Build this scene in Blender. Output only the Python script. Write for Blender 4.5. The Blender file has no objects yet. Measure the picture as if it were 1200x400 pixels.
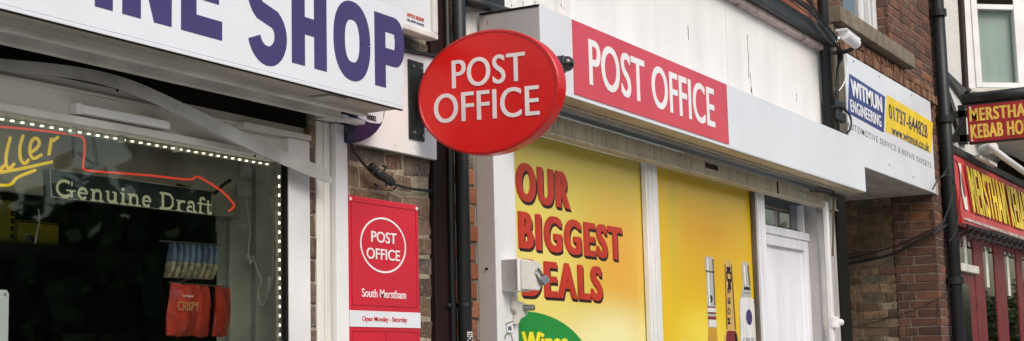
import bpy, bmesh, math, random
from mathutils import Vector, Matrix
random.seed(7)
S = bpy.context.scene
COL = S.collection

# ------------------------------------------------------------------ camera
EYE = Vector((0, 0, 1.6))
CR = Vector((0.48757914, -0.87272466, -0.02486444))
CU = Vector((-0.10340307, -0.0860016, 0.99091449))
CF = Vector((0.8669339, 0.48057818, 0.132175))
cd = bpy.data.cameras.new('camera'); cam = bpy.data.objects.new('camera', cd); COL.objects.link(cam)
cd.sensor_width = 36; cd.lens = 36 * 1750 / 1200; cd.clip_start = .05; cd.clip_end = 500
cam.matrix_world = Matrix(((CR.x, CU.x, -CF.x, EYE.x), (CR.y, CU.y, -CF.y, EYE.y), (CR.z, CU.z, -CF.z, EYE.z), (0, 0, 0, 1)))
S.camera = cam
# ------------------------------------------------------------------ light
w = bpy.data.worlds.new('World'); S.world = w; w.use_nodes = True
nt = w.node_tree; bg = nt.nodes['Background']
sk = nt.nodes.new('ShaderNodeTexSky'); sk.sky_type = 'NISHITA'; sk.sun_disc = False
SUN_EL, SUN_AZ = math.radians(42), math.radians(208)      # azimuth from +Y towards +X
sk.sun_elevation = SUN_EL; sk.sun_rotation = SUN_AZ; sk.air_density = 1.4; sk.dust_density = 3.5; sk.ozone_density = 1.0
nt.links.new(sk.outputs[0], bg.inputs[0]); bg.inputs[1].default_value = 0.13
ld = bpy.data.lights.new('sun', 'SUN'); ld.energy = 1.25; ld.angle = math.radians(32); ld.color = (1, .965, .91)
lo = bpy.data.objects.new('sun', ld); COL.objects.link(lo)
sd = Vector((math.sin(SUN_AZ) * math.cos(SUN_EL), math.cos(SUN_AZ) * math.cos(SUN_EL), math.sin(SUN_EL)))
lo.rotation_euler = sd.to_track_quat('Z', 'Y').to_euler()
S.view_settings.view_transform = 'Standard'; S.view_settings.look = 'None'
S.view_settings.exposure = 0.42; S.view_settings.gamma = 1; S.view_settings.use_curve_mapping = False

def ray(x, y): return CF + CR * ((x - 600) / 1750) - CU * ((y - 200) / 1750)
def at(x, y, Y):
    r = ray(x, y); return EYE + r * (Y / r.y)
def atx(x, y, X):
    r = ray(x, y); return EYE + r * (X / r.x)

# ------------------------------------------------------------------ materials
def mat(name, col, rough=.5, var=.12, scale=4, dirt=None, amt=0, dscale=6, st=(1, 1, 1), bump=0, bscale=80,
        metal=0, spec=.5, emit=0, edge=.06, coat=0, col2=None):
    m = bpy.data.materials.new(name); m.use_nodes = True; n = m.node_tree; N = n.nodes; L = n.links
    P = N['Principled BSDF']; P.inputs['Roughness'].default_value = rough; P.inputs['Metallic'].default_value = metal
    P.inputs['Specular IOR Level'].default_value = spec
    if coat: P.inputs['Coat Weight'].default_value = coat; P.inputs['Coat Roughness'].default_value = .08
    g = N.new('ShaderNodeNewGeometry'); mp = N.new('ShaderNodeMapping'); mp.inputs['Scale'].default_value = st
    L.new(g.outputs['Position'], mp.inputs[0])
    a = N.new('ShaderNodeTexNoise'); a.inputs['Scale'].default_value = scale; a.inputs['Detail'].default_value = 6
    L.new(mp.outputs[0], a.inputs['Vector'])
    mx = N.new('ShaderNodeMix'); mx.data_type = 'RGBA'
    c2 = col2 or tuple(c * (1 - var * 2) for c in col)
    mx.inputs[6].default_value = (*[min(1, c * (1 + var * .6)) for c in col], 1); mx.inputs[7].default_value = (*c2, 1)
    r = N.new('ShaderNodeMapRange'); r.inputs[1].default_value = .35; r.inputs[2].default_value = .7
    L.new(a.outputs[0], r.inputs[0]); L.new(r.outputs[0], mx.inputs[0]); out = mx.outputs[2]
    if dirt:
        d = N.new('ShaderNodeTexNoise'); d.inputs['Scale'].default_value = dscale; d.inputs['Detail'].default_value = 9
        d.inputs['Roughness'].default_value = .65; L.new(mp.outputs[0], d.inputs['Vector'])
        q = N.new('ShaderNodeMapRange'); q.inputs[1].default_value = .64 - amt; q.inputs[2].default_value = .64 - amt + edge
        L.new(d.outputs[0], q.inputs[0])
        m2 = N.new('ShaderNodeMix'); m2.data_type = 'RGBA'; m2.inputs[7].default_value = (*dirt, 1)
        L.new(q.outputs[0], m2.inputs[0]); L.new(out, m2.inputs[6]); out = m2.outputs[2]
    L.new(out, P.inputs['Base Color'])
    rr = N.new('ShaderNodeMapRange'); rr.inputs[3].default_value = max(.03, rough - .08); rr.inputs[4].default_value = min(1, rough + .12)
    L.new(a.outputs[0], rr.inputs[0]); L.new(rr.outputs[0], P.inputs['Roughness'])
    if bump:
        b = N.new('ShaderNodeTexNoise'); b.inputs['Scale'].default_value = bscale; b.inputs['Detail'].default_value = 5
        L.new(g.outputs['Position'], b.inputs['Vector'])
        bb = N.new('ShaderNodeBump'); bb.inputs['Strength'].default_value = bump; bb.inputs['Distance'].default_value = .01
        L.new(b.outputs[0], bb.inputs['Height']); L.new(bb.outputs[0], P.inputs['Normal'])
    if emit:
        L.new(out, P.inputs['Emission Color']); P.inputs['Emission Strength'].default_value = emit
    return m

def brick_mat(name, cols, stain=(.03, .025, .02), amt=.05, pale=None):
    m = mat(name, (.3, .1, .05), .85, .1, 30, bump=.6, bscale=160); N = m.node_tree.nodes; L = m.node_tree.links
    P = N['Principled BSDF']; at_ = N.new('ShaderNodeAttribute'); at_.attribute_name = 'tone'
    cr = N.new('ShaderNodeValToRGB'); cr.color_ramp.interpolation = 'LINEAR'; e = cr.color_ramp.elements
    while len(e) < len(cols): e.new(.5)
    for i, c in enumerate(cols): e[i].position = i / (len(cols) - 1); e[i].color = (*c, 1)
    L.new(at_.outputs['Fac'], cr.inputs[0])
    g = N.new('ShaderNodeNewGeometry'); out = cr.outputs[0]
    for sc, lo_, hi, c in ((14, .52, .72, stain), (55, .56, .75, pale or stain)):
        n = N.new('ShaderNodeTexNoise'); n.inputs['Scale'].default_value = sc; n.inputs['Detail'].default_value = 8
        L.new(g.outputs['Position'], n.inputs['Vector'])
        r = N.new('ShaderNodeMapRange'); r.inputs[1].default_value = lo_ - amt; r.inputs[2].default_value = hi; r.inputs[4].default_value = .75
        L.new(n.outputs[0], r.inputs[0]); x = N.new('ShaderNodeMix'); x.data_type = 'RGBA'; x.inputs[7].default_value = (*c, 1)
        L.new(r.outputs[0], x.inputs[0]); L.new(out, x.inputs[6]); out = x.outputs[2]
    L.new(out, P.inputs['Base Color']); return m

def glass_mat(name, tint=(.75, .8, .78), refl=1.0):
    m = bpy.data.materials.new(name); m.use_nodes = True; n = m.node_tree; N = n.nodes; L = n.links
    N.remove(N['Principled BSDF']); o = N['Material Output']
    t = N.new('ShaderNodeBsdfTransparent'); t.inputs[0].default_value = (*tint, 1)
    g = N.new('ShaderNodeBsdfGlossy'); g.inputs['Roughness'].default_value = .02
    f = N.new('ShaderNodeFresnel'); f.inputs[0].default_value = 1.5
    k = N.new('ShaderNodeMath'); k.operation = 'MULTIPLY'; k.inputs[1].default_value = refl
    L.new(f.outputs[0], k.inputs[0]); x = N.new('ShaderNodeMixShader')
    L.new(k.outputs[0], x.inputs[0]); L.new(t.outputs[0], x.inputs[1]); L.new(g.outputs[0], x.inputs[2]); L.new(x.outputs[0], o.inputs[0])
    return m

M = {}
M['sign_white'] = mat('sign_white', (.69, .715, .77), .3, .04, 2, dirt=(.5, .5, .52), amt=-.03, dscale=9, spec=.4, edge=.15)
M['purple'] = mat('purple', (.05, .033, .14), .35, .1, 3)
M['upvc'] = mat('upvc', (.74, .74, .75), .35, .07, 3, dirt=(.4, .38, .34), amt=-.02, dscale=12, edge=.12)
M['door_white'] = mat('door_white', (.76, .77, .83), .45, .07, 5, st=(2, 2, .35), dirt=(.5, .5, .5), amt=-.01, dscale=14, edge=.15)
M['old_white'] = mat('old_white', (.62, .6, .55), .55, .12, 3, dirt=(.22, .19, .15), amt=.0, dscale=10, edge=.14, bump=.15, bscale=40)
M['board_white'] = mat('board_white', (.76, .74, .69), .55, .1, 2.5, dirt=(.35, .3, .24), amt=-.03, dscale=18, edge=.1, st=(.4, 1, 1.5))
M['alu_grey'] = mat('alu_grey', (.46, .46, .44), .5, .15, 8, dirt=(.16, .14, .11), amt=.03, dscale=25, edge=.2, metal=.25)
M['alu_light'] = mat('alu_light', (.68, .67, .63), .5, .14, 6, st=(1, 1, .4), dirt=(.1, .09, .07), amt=-.06, dscale=60, edge=.05)
M['speckled'] = mat('speckled', (.62, .61, .56), .55, .14, 6, dirt=(.03, .025, .02), amt=-.06, dscale=70, edge=.03)
M['soffit'] = mat('soffit', (.44, .42, .37), .6, .18, 4, st=(.5, 3, 1), dirt=(.17, .15, .12), amt=.06, dscale=7, edge=.16, spec=.2)
M['soffit_brown'] = mat('soffit_brown', (.5, .42, .29), .6, .15, 4, st=(.6, 3, 1), dirt=(.2, .15, .09), amt=.03, dscale=8, edge=.2, spec=.2)
M['shutter'] = mat('shutter', (.5, .45, .35), .6, .15, 12, st=(3, 1, .35), dirt=(.2, .17, .12), amt=.1, dscale=22, edge=.25, spec=.2)
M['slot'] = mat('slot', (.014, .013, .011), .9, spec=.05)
M['fascia_shade'] = mat('fascia_shade', (.4, .39, .385), .45, .08, 3, dirt=(.3, .2, .12), amt=-.09, dscale=30)  # shade of the white fascia's end face put into a grey colour
M['guide_grey'] = mat('guide_grey', (.46, .44, .435), .45, .08, 5, dirt=(.3, .27, .24), amt=-.05, dscale=25)
M['po_red'] = mat('po_red', (.62, .045, .075), .32, .06, 3, spec=.6, dirt=(.58, .1, .13), amt=-.05, dscale=4, edge=.3)
M['oval_red'] = mat('oval_red', (.6, .011, .009), .25, .06, 2, spec=.35)
M['panel_red'] = mat('panel_red', (.56, .016, .035), .4, .05, 3, dirt=(.45, .02, .03), amt=-.04, dscale=20)
M['dark_line'] = mat('dark_line', (.3, .01, .02), .5)
M['letter_white'] = mat('letter_white', (.8, .8, .82), .4, .04, 3)
M['rim_red'] = mat('rim_red', (.42, .009, .008), .35, .1, 6, dirt=(.3, .1, .08), amt=-.06, dscale=20)
M['letter_pale'] = mat('letter_pale', (.75, .68, .68), .4, .08, 6)
M['black'] = mat('black', (.014, .015, .016), .45, .2, 6, dirt=(.07, .065, .06), amt=-.05, dscale=40, edge=.1)
M['black_gloss'] = mat('black_gloss', (.012, .013, .015), .12, .1, 4, coat=.5)
M['pipe_black'] = mat('pipe_black', (.016, .018, .02), .42, .3, 5, st=(1, 1, .3), spec=.3, dirt=(.08, .075, .07), amt=-.05, dscale=18, edge=.15)
M['brown_board'] = mat('brown_board', (.02, .008, .007), .55, .25, 5, st=(2, 2, .3), spec=.25, dirt=(.05, .03, .025), amt=-.04, dscale=18, edge=.15)
M['mortar'] = mat('mortar', (.34, .29, .21), .95, .2, 20, dirt=(.1, .08, .06), amt=.06, dscale=16, bump=.9, bscale=90, edge=.2)
M['mortar_dark'] = mat('mortar_dark', (.17, .14, .1), .95, .25, 12, dirt=(.04, .033, .026), amt=.1, dscale=7, bump=.9, bscale=90, edge=.2)
M['mortar_pale'] = mat('mortar_pale', (.25, .22, .185), .95, .2, 20, dirt=(.15, .13, .11), amt=.05, dscale=20, bump=.8, bscale=90, edge=.2)
M['brick_weathered'] = brick_mat('brick_weathered', [(.07, .04, .03), (.13, .075, .05), (.21, .13, .08), (.1, .08, .07), (.27, .19, .12)], amt=.06, pale=(.3, .25, .18))
M['brick_orange'] = brick_mat('brick_orange', [(.2, .05, .022), (.26, .09, .045), (.31, .12, .06), (.2, .065, .035)], amt=.0, stain=(.1, .04, .025))
M['brick_red'] = brick_mat('brick_red', [(.07, .035, .025), (.12, .052, .034), (.18, .08, .05), (.095, .05, .04), (.25, .095, .045)], amt=.06, stain=(.06, .03, .022))
M['brick_passage'] = brick_mat('brick_passage', [(.075, .045, .03), (.14, .085, .05), (.22, .15, .085), (.1, .06, .04), (.3, .2, .115), (.16, .065, .04), (.36, .3, .2)], amt=.07, stain=(.04, .032, .022))
M['brick_tan'] = brick_mat('brick_tan', [(.2, .09, .05), (.32, .17, .09), (.36, .24, .14), (.25, .1, .05)], amt=.03, stain=(.09, .05, .03))
M['brick_dentil'] = brick_mat('brick_dentil', [(.12, .05, .03), (.22, .1, .05), (.3, .17, .09), (.16, .06, .035)], amt=.07, stain=(.05, .03, .02))
M['concrete'] = mat('concrete', (.2, .165, .12), .85, .2, 8, dirt=(.08, .065, .05), amt=.06, dscale=14, bump=.6, bscale=70, edge=.25)
M['timber'] = mat('timber', (.12, .1, .075), .8, .25, 8, st=(5, 5, .5), bump=.5, bscale=50)
M['render_white'] = mat('render_white', (.76, .75, .75), .7, .05, 2, dirt=(.36, .34, .33), amt=-.065, dscale=9, st=(2.2, 1, .5), bump=.25, bscale=30, edge=.12)
M['pebble_white'] = mat('pebble_white', (.7, .69, .66), .9, .08, 30, dirt=(.42, .41, .38), amt=.0, dscale=60, bump=.9, bscale=110, edge=.25)
M['peeling'] = mat('peeling', (.72, .71, .69), .8, .1, 5, dirt=(.1, .06, .04), amt=.03, dscale=22, st=(2.5, 1, .7), edge=.03, bump=.5, bscale=40)
M['pink_trim'] = mat('pink_trim', (.45, .36, .34), .7, .15, 8, dirt=(.05, .04, .04), amt=.07, dscale=14, edge=.06, bump=.4)
M['lead'] = mat('lead', (.03, .03, .033), .5, .3, 7, dirt=(.12, .12, .12), amt=-.02, dscale=20, bump=.4, bscale=30, edge=.15)
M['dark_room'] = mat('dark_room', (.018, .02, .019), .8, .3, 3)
M['room_grey'] = mat('room_grey', (.66, .68, .58), .7, .2, 4, dirt=(.4, .41, .34), amt=.04, dscale=5, edge=.25)
M['pelmet'] = mat('pelmet', (.6, .59, .48), .7, .25, 4, dirt=(.36, .36, .29), amt=.03, dscale=5, edge=.3)
M['neon_red'] = mat('neon_red', (.85, .07, .035), .4, .03, emit=.55)
M['neon_yellow'] = mat('neon_yellow', (.85, .55, .02), .4, .03, emit=.5)
M['led'] = mat('led', (1, .86, .66), .4, .01, emit=3)
M['led_strip'] = mat('led_strip', (.5, .47, .4), .4, .2, 60, spec=.5)
M['sign_dark'] = mat('sign_dark', (.01, .015, .016), .4)
M['cream_letter_glow'] = mat('cream_letter_glow', (.55, .53, .34), .5, .08, emit=.25)  # unlit letters given a faint glow so they read on the board
M['bag_red'] = mat('bag_red', (.5, .04, .02), .28, .3, 14, spec=.8, bump=.5, bscale=22)
M['bag_print'] = mat('bag_print', (.5, .26, .1), .4)
M['pack_blue'] = mat('pack_blue', (.13, .18, .26), .3, .3, 30)
M['pack_tan'] = mat('pack_tan', (.42, .35, .24), .35, .4, 60)
M['card_yellow'] = mat('card_yellow', (.75, .62, .05), .5, .15, 10)
M['card_brown'] = mat('card_brown', (.42, .27, .17), .7, .2, 9)
M['paper'] = mat('paper', (.7, .72, .72), .6, .05)
M['clear_plastic'] = glass_mat('clear_plastic', (.7, .74, .74), 1.5)
M['cable_white'] = mat('cable_white', (.8, .8, .77), .5)
M['glass'] = glass_mat('glass', (.86, .89, .87), .14)
M['glass_side'] = glass_mat('glass_side', (.6, .66, .64), 2.2)
M['alarm_blue'] = mat('alarm_blue', (.008, .01, .06), .35, .1, 5)
M['steel'] = mat('steel', (.3, .3, .3), .3, .15, 30, metal=.8)
M['box_grey'] = mat('box_grey', (.34, .33, .33), .5, .08, 8)
M['blue_sign'] = mat('blue_sign', (.02, .045, .2), .4, .1, 4, dirt=(.05, .07, .2), amt=-.02, dscale=15)
M['yellow_sign'] = mat('yellow_sign', (.82, .58, .03), .45, .08, 4, dirt=(.6, .5, .15), amt=-.03, dscale=15)
M['text_navy'] = mat('text_navy', (.03, .04, .1), .5)
M['text_grey'] = mat('text_grey', (.2, .21, .25), .5)
M['ghost'] = mat('ghost', (.66, .67, .69), .5)
M['apple_red'] = mat('apple_red', (.6, .1, .04), .5)
M['deal_red'] = mat('deal_red', (.5, .032, .012), .35, .1, 5)
M['deal_shadow'] = mat('deal_shadow', (.018, .004, .003), .4)
M['green'] = mat('green', (.015, .25, .04), .35, .06, 5)
M['lemon'] = mat('lemon', (.8, .72, .03), .35, .05)
M['lemon_dark'] = mat('lemon_dark', (.02, .12, .02), .4)
M['maroon'] = mat('maroon', (.17, .018, .024), .4, .2, 4, dirt=(.2, .05, .05), amt=-.06, dscale=20)
M['kebab_red'] = mat('kebab_red', (.55, .022, .02), .35, .12, 3, dirt=(.5, .12, .1), amt=-.02, dscale=8, edge=.25)
M['kebab_dark_red'] = mat('kebab_dark_red', (.36, .016, .022), .4, .12, 3)
M['kebab_yellow'] = mat('kebab_yellow', (.85, .58, .1), .5, .12, 9)
M['kebab_bright'] = mat('kebab_bright', (.85, .66, .03), .4, .15, 7, dirt=(.85, .8, .5), amt=-.06, dscale=9, edge=.15)
M['ad_white'] = mat('ad_white', (.75, .72, .66), .4, .1, 5)
M['curtain'] = mat('curtain', (.5, .56, .57), .8, .08, 1.5, st=(6, 6, .3))
M['sill_stone'] = mat('sill_stone', (.6, .58, .52), .7, .12, 8, dirt=(.25, .22, .18), amt=.0, dscale=18, edge=.15)
M['paving'] = mat('paving', (.42, .4, .37), .9, .15, 3, bump=.3)
M['asphalt'] = mat('asphalt', (.055, .055, .057), .9, .2, 4, bump=.5)
M['leaf'] = mat('leaf', (.085, .13, .04), .6, .3, 1.2)
M['bark'] = mat('bark', (.09, .07, .05), .9, .3, 9, bump=.6)

# ------------------------------------------------------------------ mesh helpers
class MB:
    def __init__(s): s.v = []; s.f = []
    def add(s, vs, fs):
        b = len(s.v); s.v += [Vector(v) for v in vs]; s.f += [tuple(i + b for i in f) for f in fs]; return s
    def box(s, x0, x1, y0, y1, z0, z1):
        return s.add([(x, y, z) for z in (z0, z1) for y in (y0, y1) for x in (x0, x1)],
                     [(0, 2, 3, 1), (4, 5, 7, 6), (0, 1, 5, 4), (2, 6, 7, 3), (0, 4, 6, 2), (1, 3, 7, 5)])
    def obox(s, o, u, v, n):      # oriented box from corner o and three edge vectors
        o, u, v, n = map(Vector, (o, u, v, n))
        return s.add([o, o + u, o + v, o + u + v, o + n, o + u + n, o + v + n, o + u + v + n],
                     [(0, 2, 3, 1), (4, 5, 7, 6), (0, 1, 5, 4), (2, 6, 7, 3), (0, 4, 6, 2), (1, 3, 7, 5)])
    def prism(s, pts, d):
        pts = [Vector(p) for p in pts]; d = Vector(d); n = len(pts)
        return s.add(pts + [p + d for p in pts], [tuple(range(n))[::-1], tuple(range(n, 2 * n))] + [(i, (i + 1) % n, (i + 1) % n + n, i + n) for i in range(n)])
    def tube(s, path, r, seg=8, cap=True):
        path = [Vector(p) for p in path]; rings = []; up = Vector((0.13, .31, .94))
        rr = r if isinstance(r, (list, tuple)) else [r] * len(path)
        for i, p in enumerate(path):
            t = (path[min(i + 1, len(path) - 1)] - path[max(i - 1, 0)]).normalized()
            a = t.cross(up)
            if a.length < .1: a = t.cross(Vector((1, 0, 0)))
            a.normalize(); b = t.cross(a)
            rings.append([p + (a * math.cos(k * 2 * math.pi / seg) + b * math.sin(k * 2 * math.pi / seg)) * rr[i] for k in range(seg)])
        vs = [v for q in rings for v in q]; fs = []
        for i in range(len(path) - 1):
            for k in range(seg):
                k2 = (k + 1) % seg; fs.append((i * seg + k, i * seg + k2, (i + 1) * seg + k2, (i + 1) * seg + k))
        if cap: fs += [tuple(range(seg))[::-1], tuple(range((len(path) - 1) * seg, len(path) * seg))]
        return s.add(vs, fs)
    def build(s, name, m, parent=None, bevel=0, smooth=False, tone=None):
        off = parent.matrix_world.translation if False else (LOC.get(parent.name, Vector()) if parent else Vector())
        me = bpy.data.meshes.new(name); me.from_pydata([v - off for v in s.v], [], s.f)
        bm = bmesh.new(); bm.from_mesh(me); bmesh.ops.recalc_face_normals(bm, faces=bm.faces[:]); bm.to_mesh(me); bm.free()
        me.materials.append(M[m])
        if tone:
            a = me.attributes.new('tone', 'FLOAT', 'FACE')
            for i, t in enumerate(tone): a.data[i].value = t
        if smooth:
            for p in me.polygons: p.use_smooth = True
        o = bpy.data.objects.new(name, me); COL.objects.link(o)
        if parent: o.parent = parent; LOC[o.name] = LOC.get(parent.name, Vector())
        if bevel:
            b = o.modifiers.new('bevel', 'BEVEL'); b.width = bevel; b.segments = 2; b.limit_method = 'ANGLE'
        return o
LOC = {}
def tag(o, label, cat, group=None, kind=None):
    if label: o['label'] = label
    if cat: o['category'] = cat
    if group: o['group'] = group
    if kind: o['kind'] = kind
    return o
def thing(name, loc, label, cat, group=None):
    o = bpy.data.objects.new(name, None); COL.objects.link(o); o.location = loc; o.empty_display_size = .05
    LOC[o.name] = Vector(loc); return tag(o, label, cat, group)
def smooth_path(pts, n=6):
    pts = [Vector(p) for p in pts]; P = [pts[0]] + pts + [pts[-1]]; out = []
    for i in range(1, len(P) - 2):
        for k in range(n):
            t = k / n; a, b, c, d = P[i - 1:i + 3]
            out.append(.5 * ((2 * b) + (c - a) * t + (2 * a - 5 * b + 4 * c - d) * t * t + (3 * b - a - 3 * c + d) * t ** 3))
    return out + [pts[-1]]
XA, ZA, NA = Vector((1, 0, 0)), Vector((0, 0, 1)), Vector((0, -1, 0))

def text(body, o, w, h, m, parent, name='lettering', u=XA, v=ZA, off=0, shift=0, copies=1, depth=.0015, sp=1, slant=0):
    """lettering whose bounding box starts at o (bottom left), w wide and h high"""
    c = bpy.data.curves.new('t', 'FONT'); c.body = body; c.size = 1; c.offset = off; c.extrude = .5; c.space_character = sp
    c.resolution_u = 5
    t = bpy.data.objects.new('t', c); COL.objects.link(t); bpy.context.view_layer.update()
    me = bpy.data.meshes.new_from_object(t.evaluated_get(bpy.context.evaluated_depsgraph_get()))
    vs = [x.co.copy() for x in me.vertices]; fs = [tuple(p.vertices) for p in me.polygons]
    bpy.data.objects.remove(t); bpy.data.curves.remove(c); bpy.data.meshes.remove(me)
    x0 = min(p.x for p in vs); x1 = max(p.x for p in vs); y0 = min(p.y for p in vs); y1 = max(p.y for p in vs)
    n = u.cross(v); o = Vector(o); b = MB(); sw = w - shift * (copies - 1)
    for k in range(copies):
        b.add([o + u * ((p.x - x0) / (x1 - x0) * sw + k * shift + slant * (p.y - y0)) + v * ((p.y - y0) / (y1 - y0) * h) + n * ((p.z + .5) * depth + k * .0003) for p in vs], fs)
    return b.build(name, m, parent)

def brick_wall(name, o, u, width, height, m, mm, parent, n=None, bl=.215, bh=.065, mj=.010, depth=.10, jit=.004, lost=0.0, flemish=True, mortar_in=.006, mname='mortar'):
    """real bricks laid in courses in front of a bed of mortar; o is the bottom left corner of the face"""
    o = Vector(o); u = Vector(u); v = ZA; n = n or u.cross(v); b = MB(); tones = []
    rows = int(math.ceil(height / (bh + mj)))
    for r in range(rows):
        z0 = r * (bh + mj) + mj / 2; z1 = min(z0 + bh, height)
        if z1 - z0 < .012: continue
        x = -random.choice((.0,)) - (.0 if r % 2 else (bl * .75 + mj * .5)); k = r % 2
        while x < width:
            L_ = bl if (not flemish or k % 2 == 0) else (bl - mj) / 2
            a, c = max(0, x), min(width, x + L_)
            x += L_ + mj; k += 1
            if c - a < .02: continue
            t = random.random(); e = .004; dd = random.uniform(-.0025, .0025) - (.02 if random.random() < lost else 0)
            j = lambda: random.uniform(-jit, jit) * .5
            f = [(a + j(), z0 + j()), (c + j(), z0 + j()), (c + j(), z1 + j()), (a + j(), z1 + j())]
            g = [(f[0][0] + e, f[0][1] + e), (f[1][0] - e, f[1][1] + e), (f[2][0] - e, f[2][1] - e), (f[3][0] + e, f[3][1] - e)]
            vs = [o + u * p + v * q + n * (dd - .03) for p, q in f] + [o + u * p + v * q + n * (dd - .003) for p, q in f] + [o + u * p + v * q + n * dd for p, q in g]
            b.add(vs, [(0, 1, 5, 4), (1, 2, 6, 5), (2, 3, 7, 6), (3, 0, 4, 7), (4, 5, 9, 8), (5, 6, 10, 9), (6, 7, 11, 10), (7, 4, 8, 11), (8, 9, 10, 11)])
            tones += [t] * 9
    w_ = b.build(name, m, parent, tone=tones)
    q = MB().obox(o - n * mortar_in + u * .008, u * (width - .016), v * height, n * -depth).build(mname, mm, w_)
    return w_

# ------------------------------------------------------------------ ground
tag(MB().box(-80, 80, -1.4, 40, -.2, 0).build('pavement', 'paving'), None, None, kind='structure')
tag(MB().box(-80, 80, -9, -1.4, -.3, -.12).build('road', 'asphalt'), None, None, kind='structure')
tag(MB().box(-80, 80, -60, -9, -.2, 0).build('verge', 'paving'), None, None, kind='structure')

# ================================================================== WINE SHOP
FY = 2.67
shop = thing('shop_building', (4.1, 3.0, 0), 'old brick shop with a dark display window under the purple-lettered white sign', 'building')
# window surround
MB().box(-1.0, 3.955, 2.968, 3.06, 2.412, 2.52).build('head_gap', 'slot', shop)
MB().box(-1.0, 3.955, 2.975, 3.06, 2.285, 2.412).build('head_board', 'board_white', shop, .002)
MB().box(-1.0, 3.885, 2.962, 2.975, 2.378, 2.386).build('board_moulding', 'old_white', shop, .002)
MB().box(-1.0, 3.885, 2.955, 2.975, 2.288, 2.31).build('bottom_bead', 'alu_light', shop, .003)
MB().box(3.835, 3.947, 2.95, 2.98, 0.1, 2.365).build('side_board', 'upvc', shop, .003)
MB().box(3.822, 3.834, 2.955, 2.972, 0.1, 2.284).build('window_bead', 'slot', shop)
MB().box(3.6, 3.945, 2.94, 2.974, 2.366, 2.385).build('head_moulding', 'old_white', shop, .003)
brick_wall('brick_edge', (3.949, 2.953, .1), XA, .034, 2.40, 'brick_weathered', 'mortar', shop)
MB().box(3.984, 4.058, 2.95, 2.99, .1, 2.44).box(4.02, 4.03, 2.944, 2.95, .1, 2.44).build('shutter_guide', 'alu_light', shop, .003)
MB().box(4.05, 4.14, 2.991, 3.0, .1, 2.45).build('shadow_gap', 'slot', shop)
MB().box(4.066, 4.133, 2.93, 2.985, .1, 2.44).build('post', 'upvc', shop, .002)
MB().box(3.985, 4.10, 2.90, 2.975, 2.445, 2.468).box(4.02, 4.14, 2.86, 2.90, 2.438, 2.452).build('guide_cap', 'upvc', shop, .003)
# underside of the sign box and shutter slot
MB().box(-1.0, 4.083, 2.673, 2.80, 2.464, 2.471).build('soffit', 'soffit', shop)
MB().box(-1.0, 4.075, 2.80, 2.825, 2.452, 2.471).build('soffit_lip', 'alu_light', shop, .003)
MB().box(-1.0, 4.085, 2.825, 2.86, 2.49, 2.51).build('slot_liner', 'slot', shop)
MB().box(-1.0, 4.0, 2.86, 2.885, 2.437, 2.50).build('shutter_slat', 'speckled', shop, .003)
MB().box(-1.0, 4.05, 2.885, 3.0, 2.50, 2.52).build('shutter_void', 'slot', shop)
for x in (.6, 2.2, 3.72):
    MB().box(x, x + .09, 2.70, 2.78, 2.457, 2.463).build('joint_plate', 'alu_grey', shop, .001)
# shop room
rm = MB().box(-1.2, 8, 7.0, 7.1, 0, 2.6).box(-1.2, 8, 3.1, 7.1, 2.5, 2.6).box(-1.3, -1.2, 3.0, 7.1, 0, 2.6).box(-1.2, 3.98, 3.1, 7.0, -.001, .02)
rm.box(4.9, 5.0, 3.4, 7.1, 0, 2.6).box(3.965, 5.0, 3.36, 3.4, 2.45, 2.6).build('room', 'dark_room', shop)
MB().box(3.965, 4.0, 3.055, 3.36, .1, 2.5).build('return_wall', 'room_grey', shop)
MB().box(3.955, 3.965, 3.19, 3.2, .1, 2.4).box(3.955, 3.965, 3.3, 3.31, .1, 2.4).build('return_rail', 'alu_grey', shop)
MB().box(-1, 3.96, 3.26, 3.29, 2.135, 2.5).build('pelmet_board', 'pelmet', shop)
MB().box(4.42, 4.50, 4.2, 4.26, 0, 2.4).build('shelf_post', 'black', shop)
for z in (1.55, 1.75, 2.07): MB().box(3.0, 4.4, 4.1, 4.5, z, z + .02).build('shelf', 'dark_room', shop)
MB().box(-1.0, 3.86, 2.981, 2.986, .6, 2.286).build('glass', 'glass', shop)
# brick between shop and post office
brick_wall('front_wall', (4.13, 3.0, .6), XA, .637, 2.75, 'brick_weathered', 'mortar', shop, jit=.02, lost=.12, mortar_in=.002, bl=.22)

sg = thing('shop_sign', (2.5, FY, 2.46), 'long white box sign with bold purple lettering above the dark display window', 'sign')
MB().box(.4, 4.09, FY, 2.862, 2.472, 2.80).box(.4, 4.09, FY, FY + .003, 2.461, 2.472).build('box', 'sign_white', sg, .003)
MB().box(.4, 4.088, FY + .004, FY + .012, 2.4585, 2.4625).build('rusty_edge', 'brown_board', sg)
def ribbon(b, pts, wd, d=.0012, z=0, o=(0, 0), y=FY):
    """flat stroke on a plane facing the street"""
    P2 = [Vector(p) for p in pts]; n = len(P2); Lp = []; Rp = []
    for i in range(n):
        a = (P2[i] - P2[i - 1]).normalized() if i else (P2[1] - P2[0]).normalized()
        c = (P2[i + 1] - P2[i]).normalized() if i < n - 1 else a
        t = (a + c).normalized(); nn = Vector((-t.y, t.x)); k = wd / 2 / max(.5, nn.dot(Vector((-a.y, a.x))))
        Lp.append(P2[i] + nn * k); Rp.append(P2[i] - nn * k)
    f = lambda p, q: Vector((o[0] + p.x, y - q, o[1] + p.y))
    for i in range(n - 1):
        b.add([f(Lp[i], z), f(Lp[i + 1], z), f(Rp[i + 1], z), f(Rp[i], z), f(Lp[i], z + d), f(Lp[i + 1], z + d), f(Rp[i + 1], z + d), f(Rp[i], z + d)],
              [(4, 5, 6, 7), (0, 1, 5, 4), (2, 3, 7, 6)])
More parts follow.
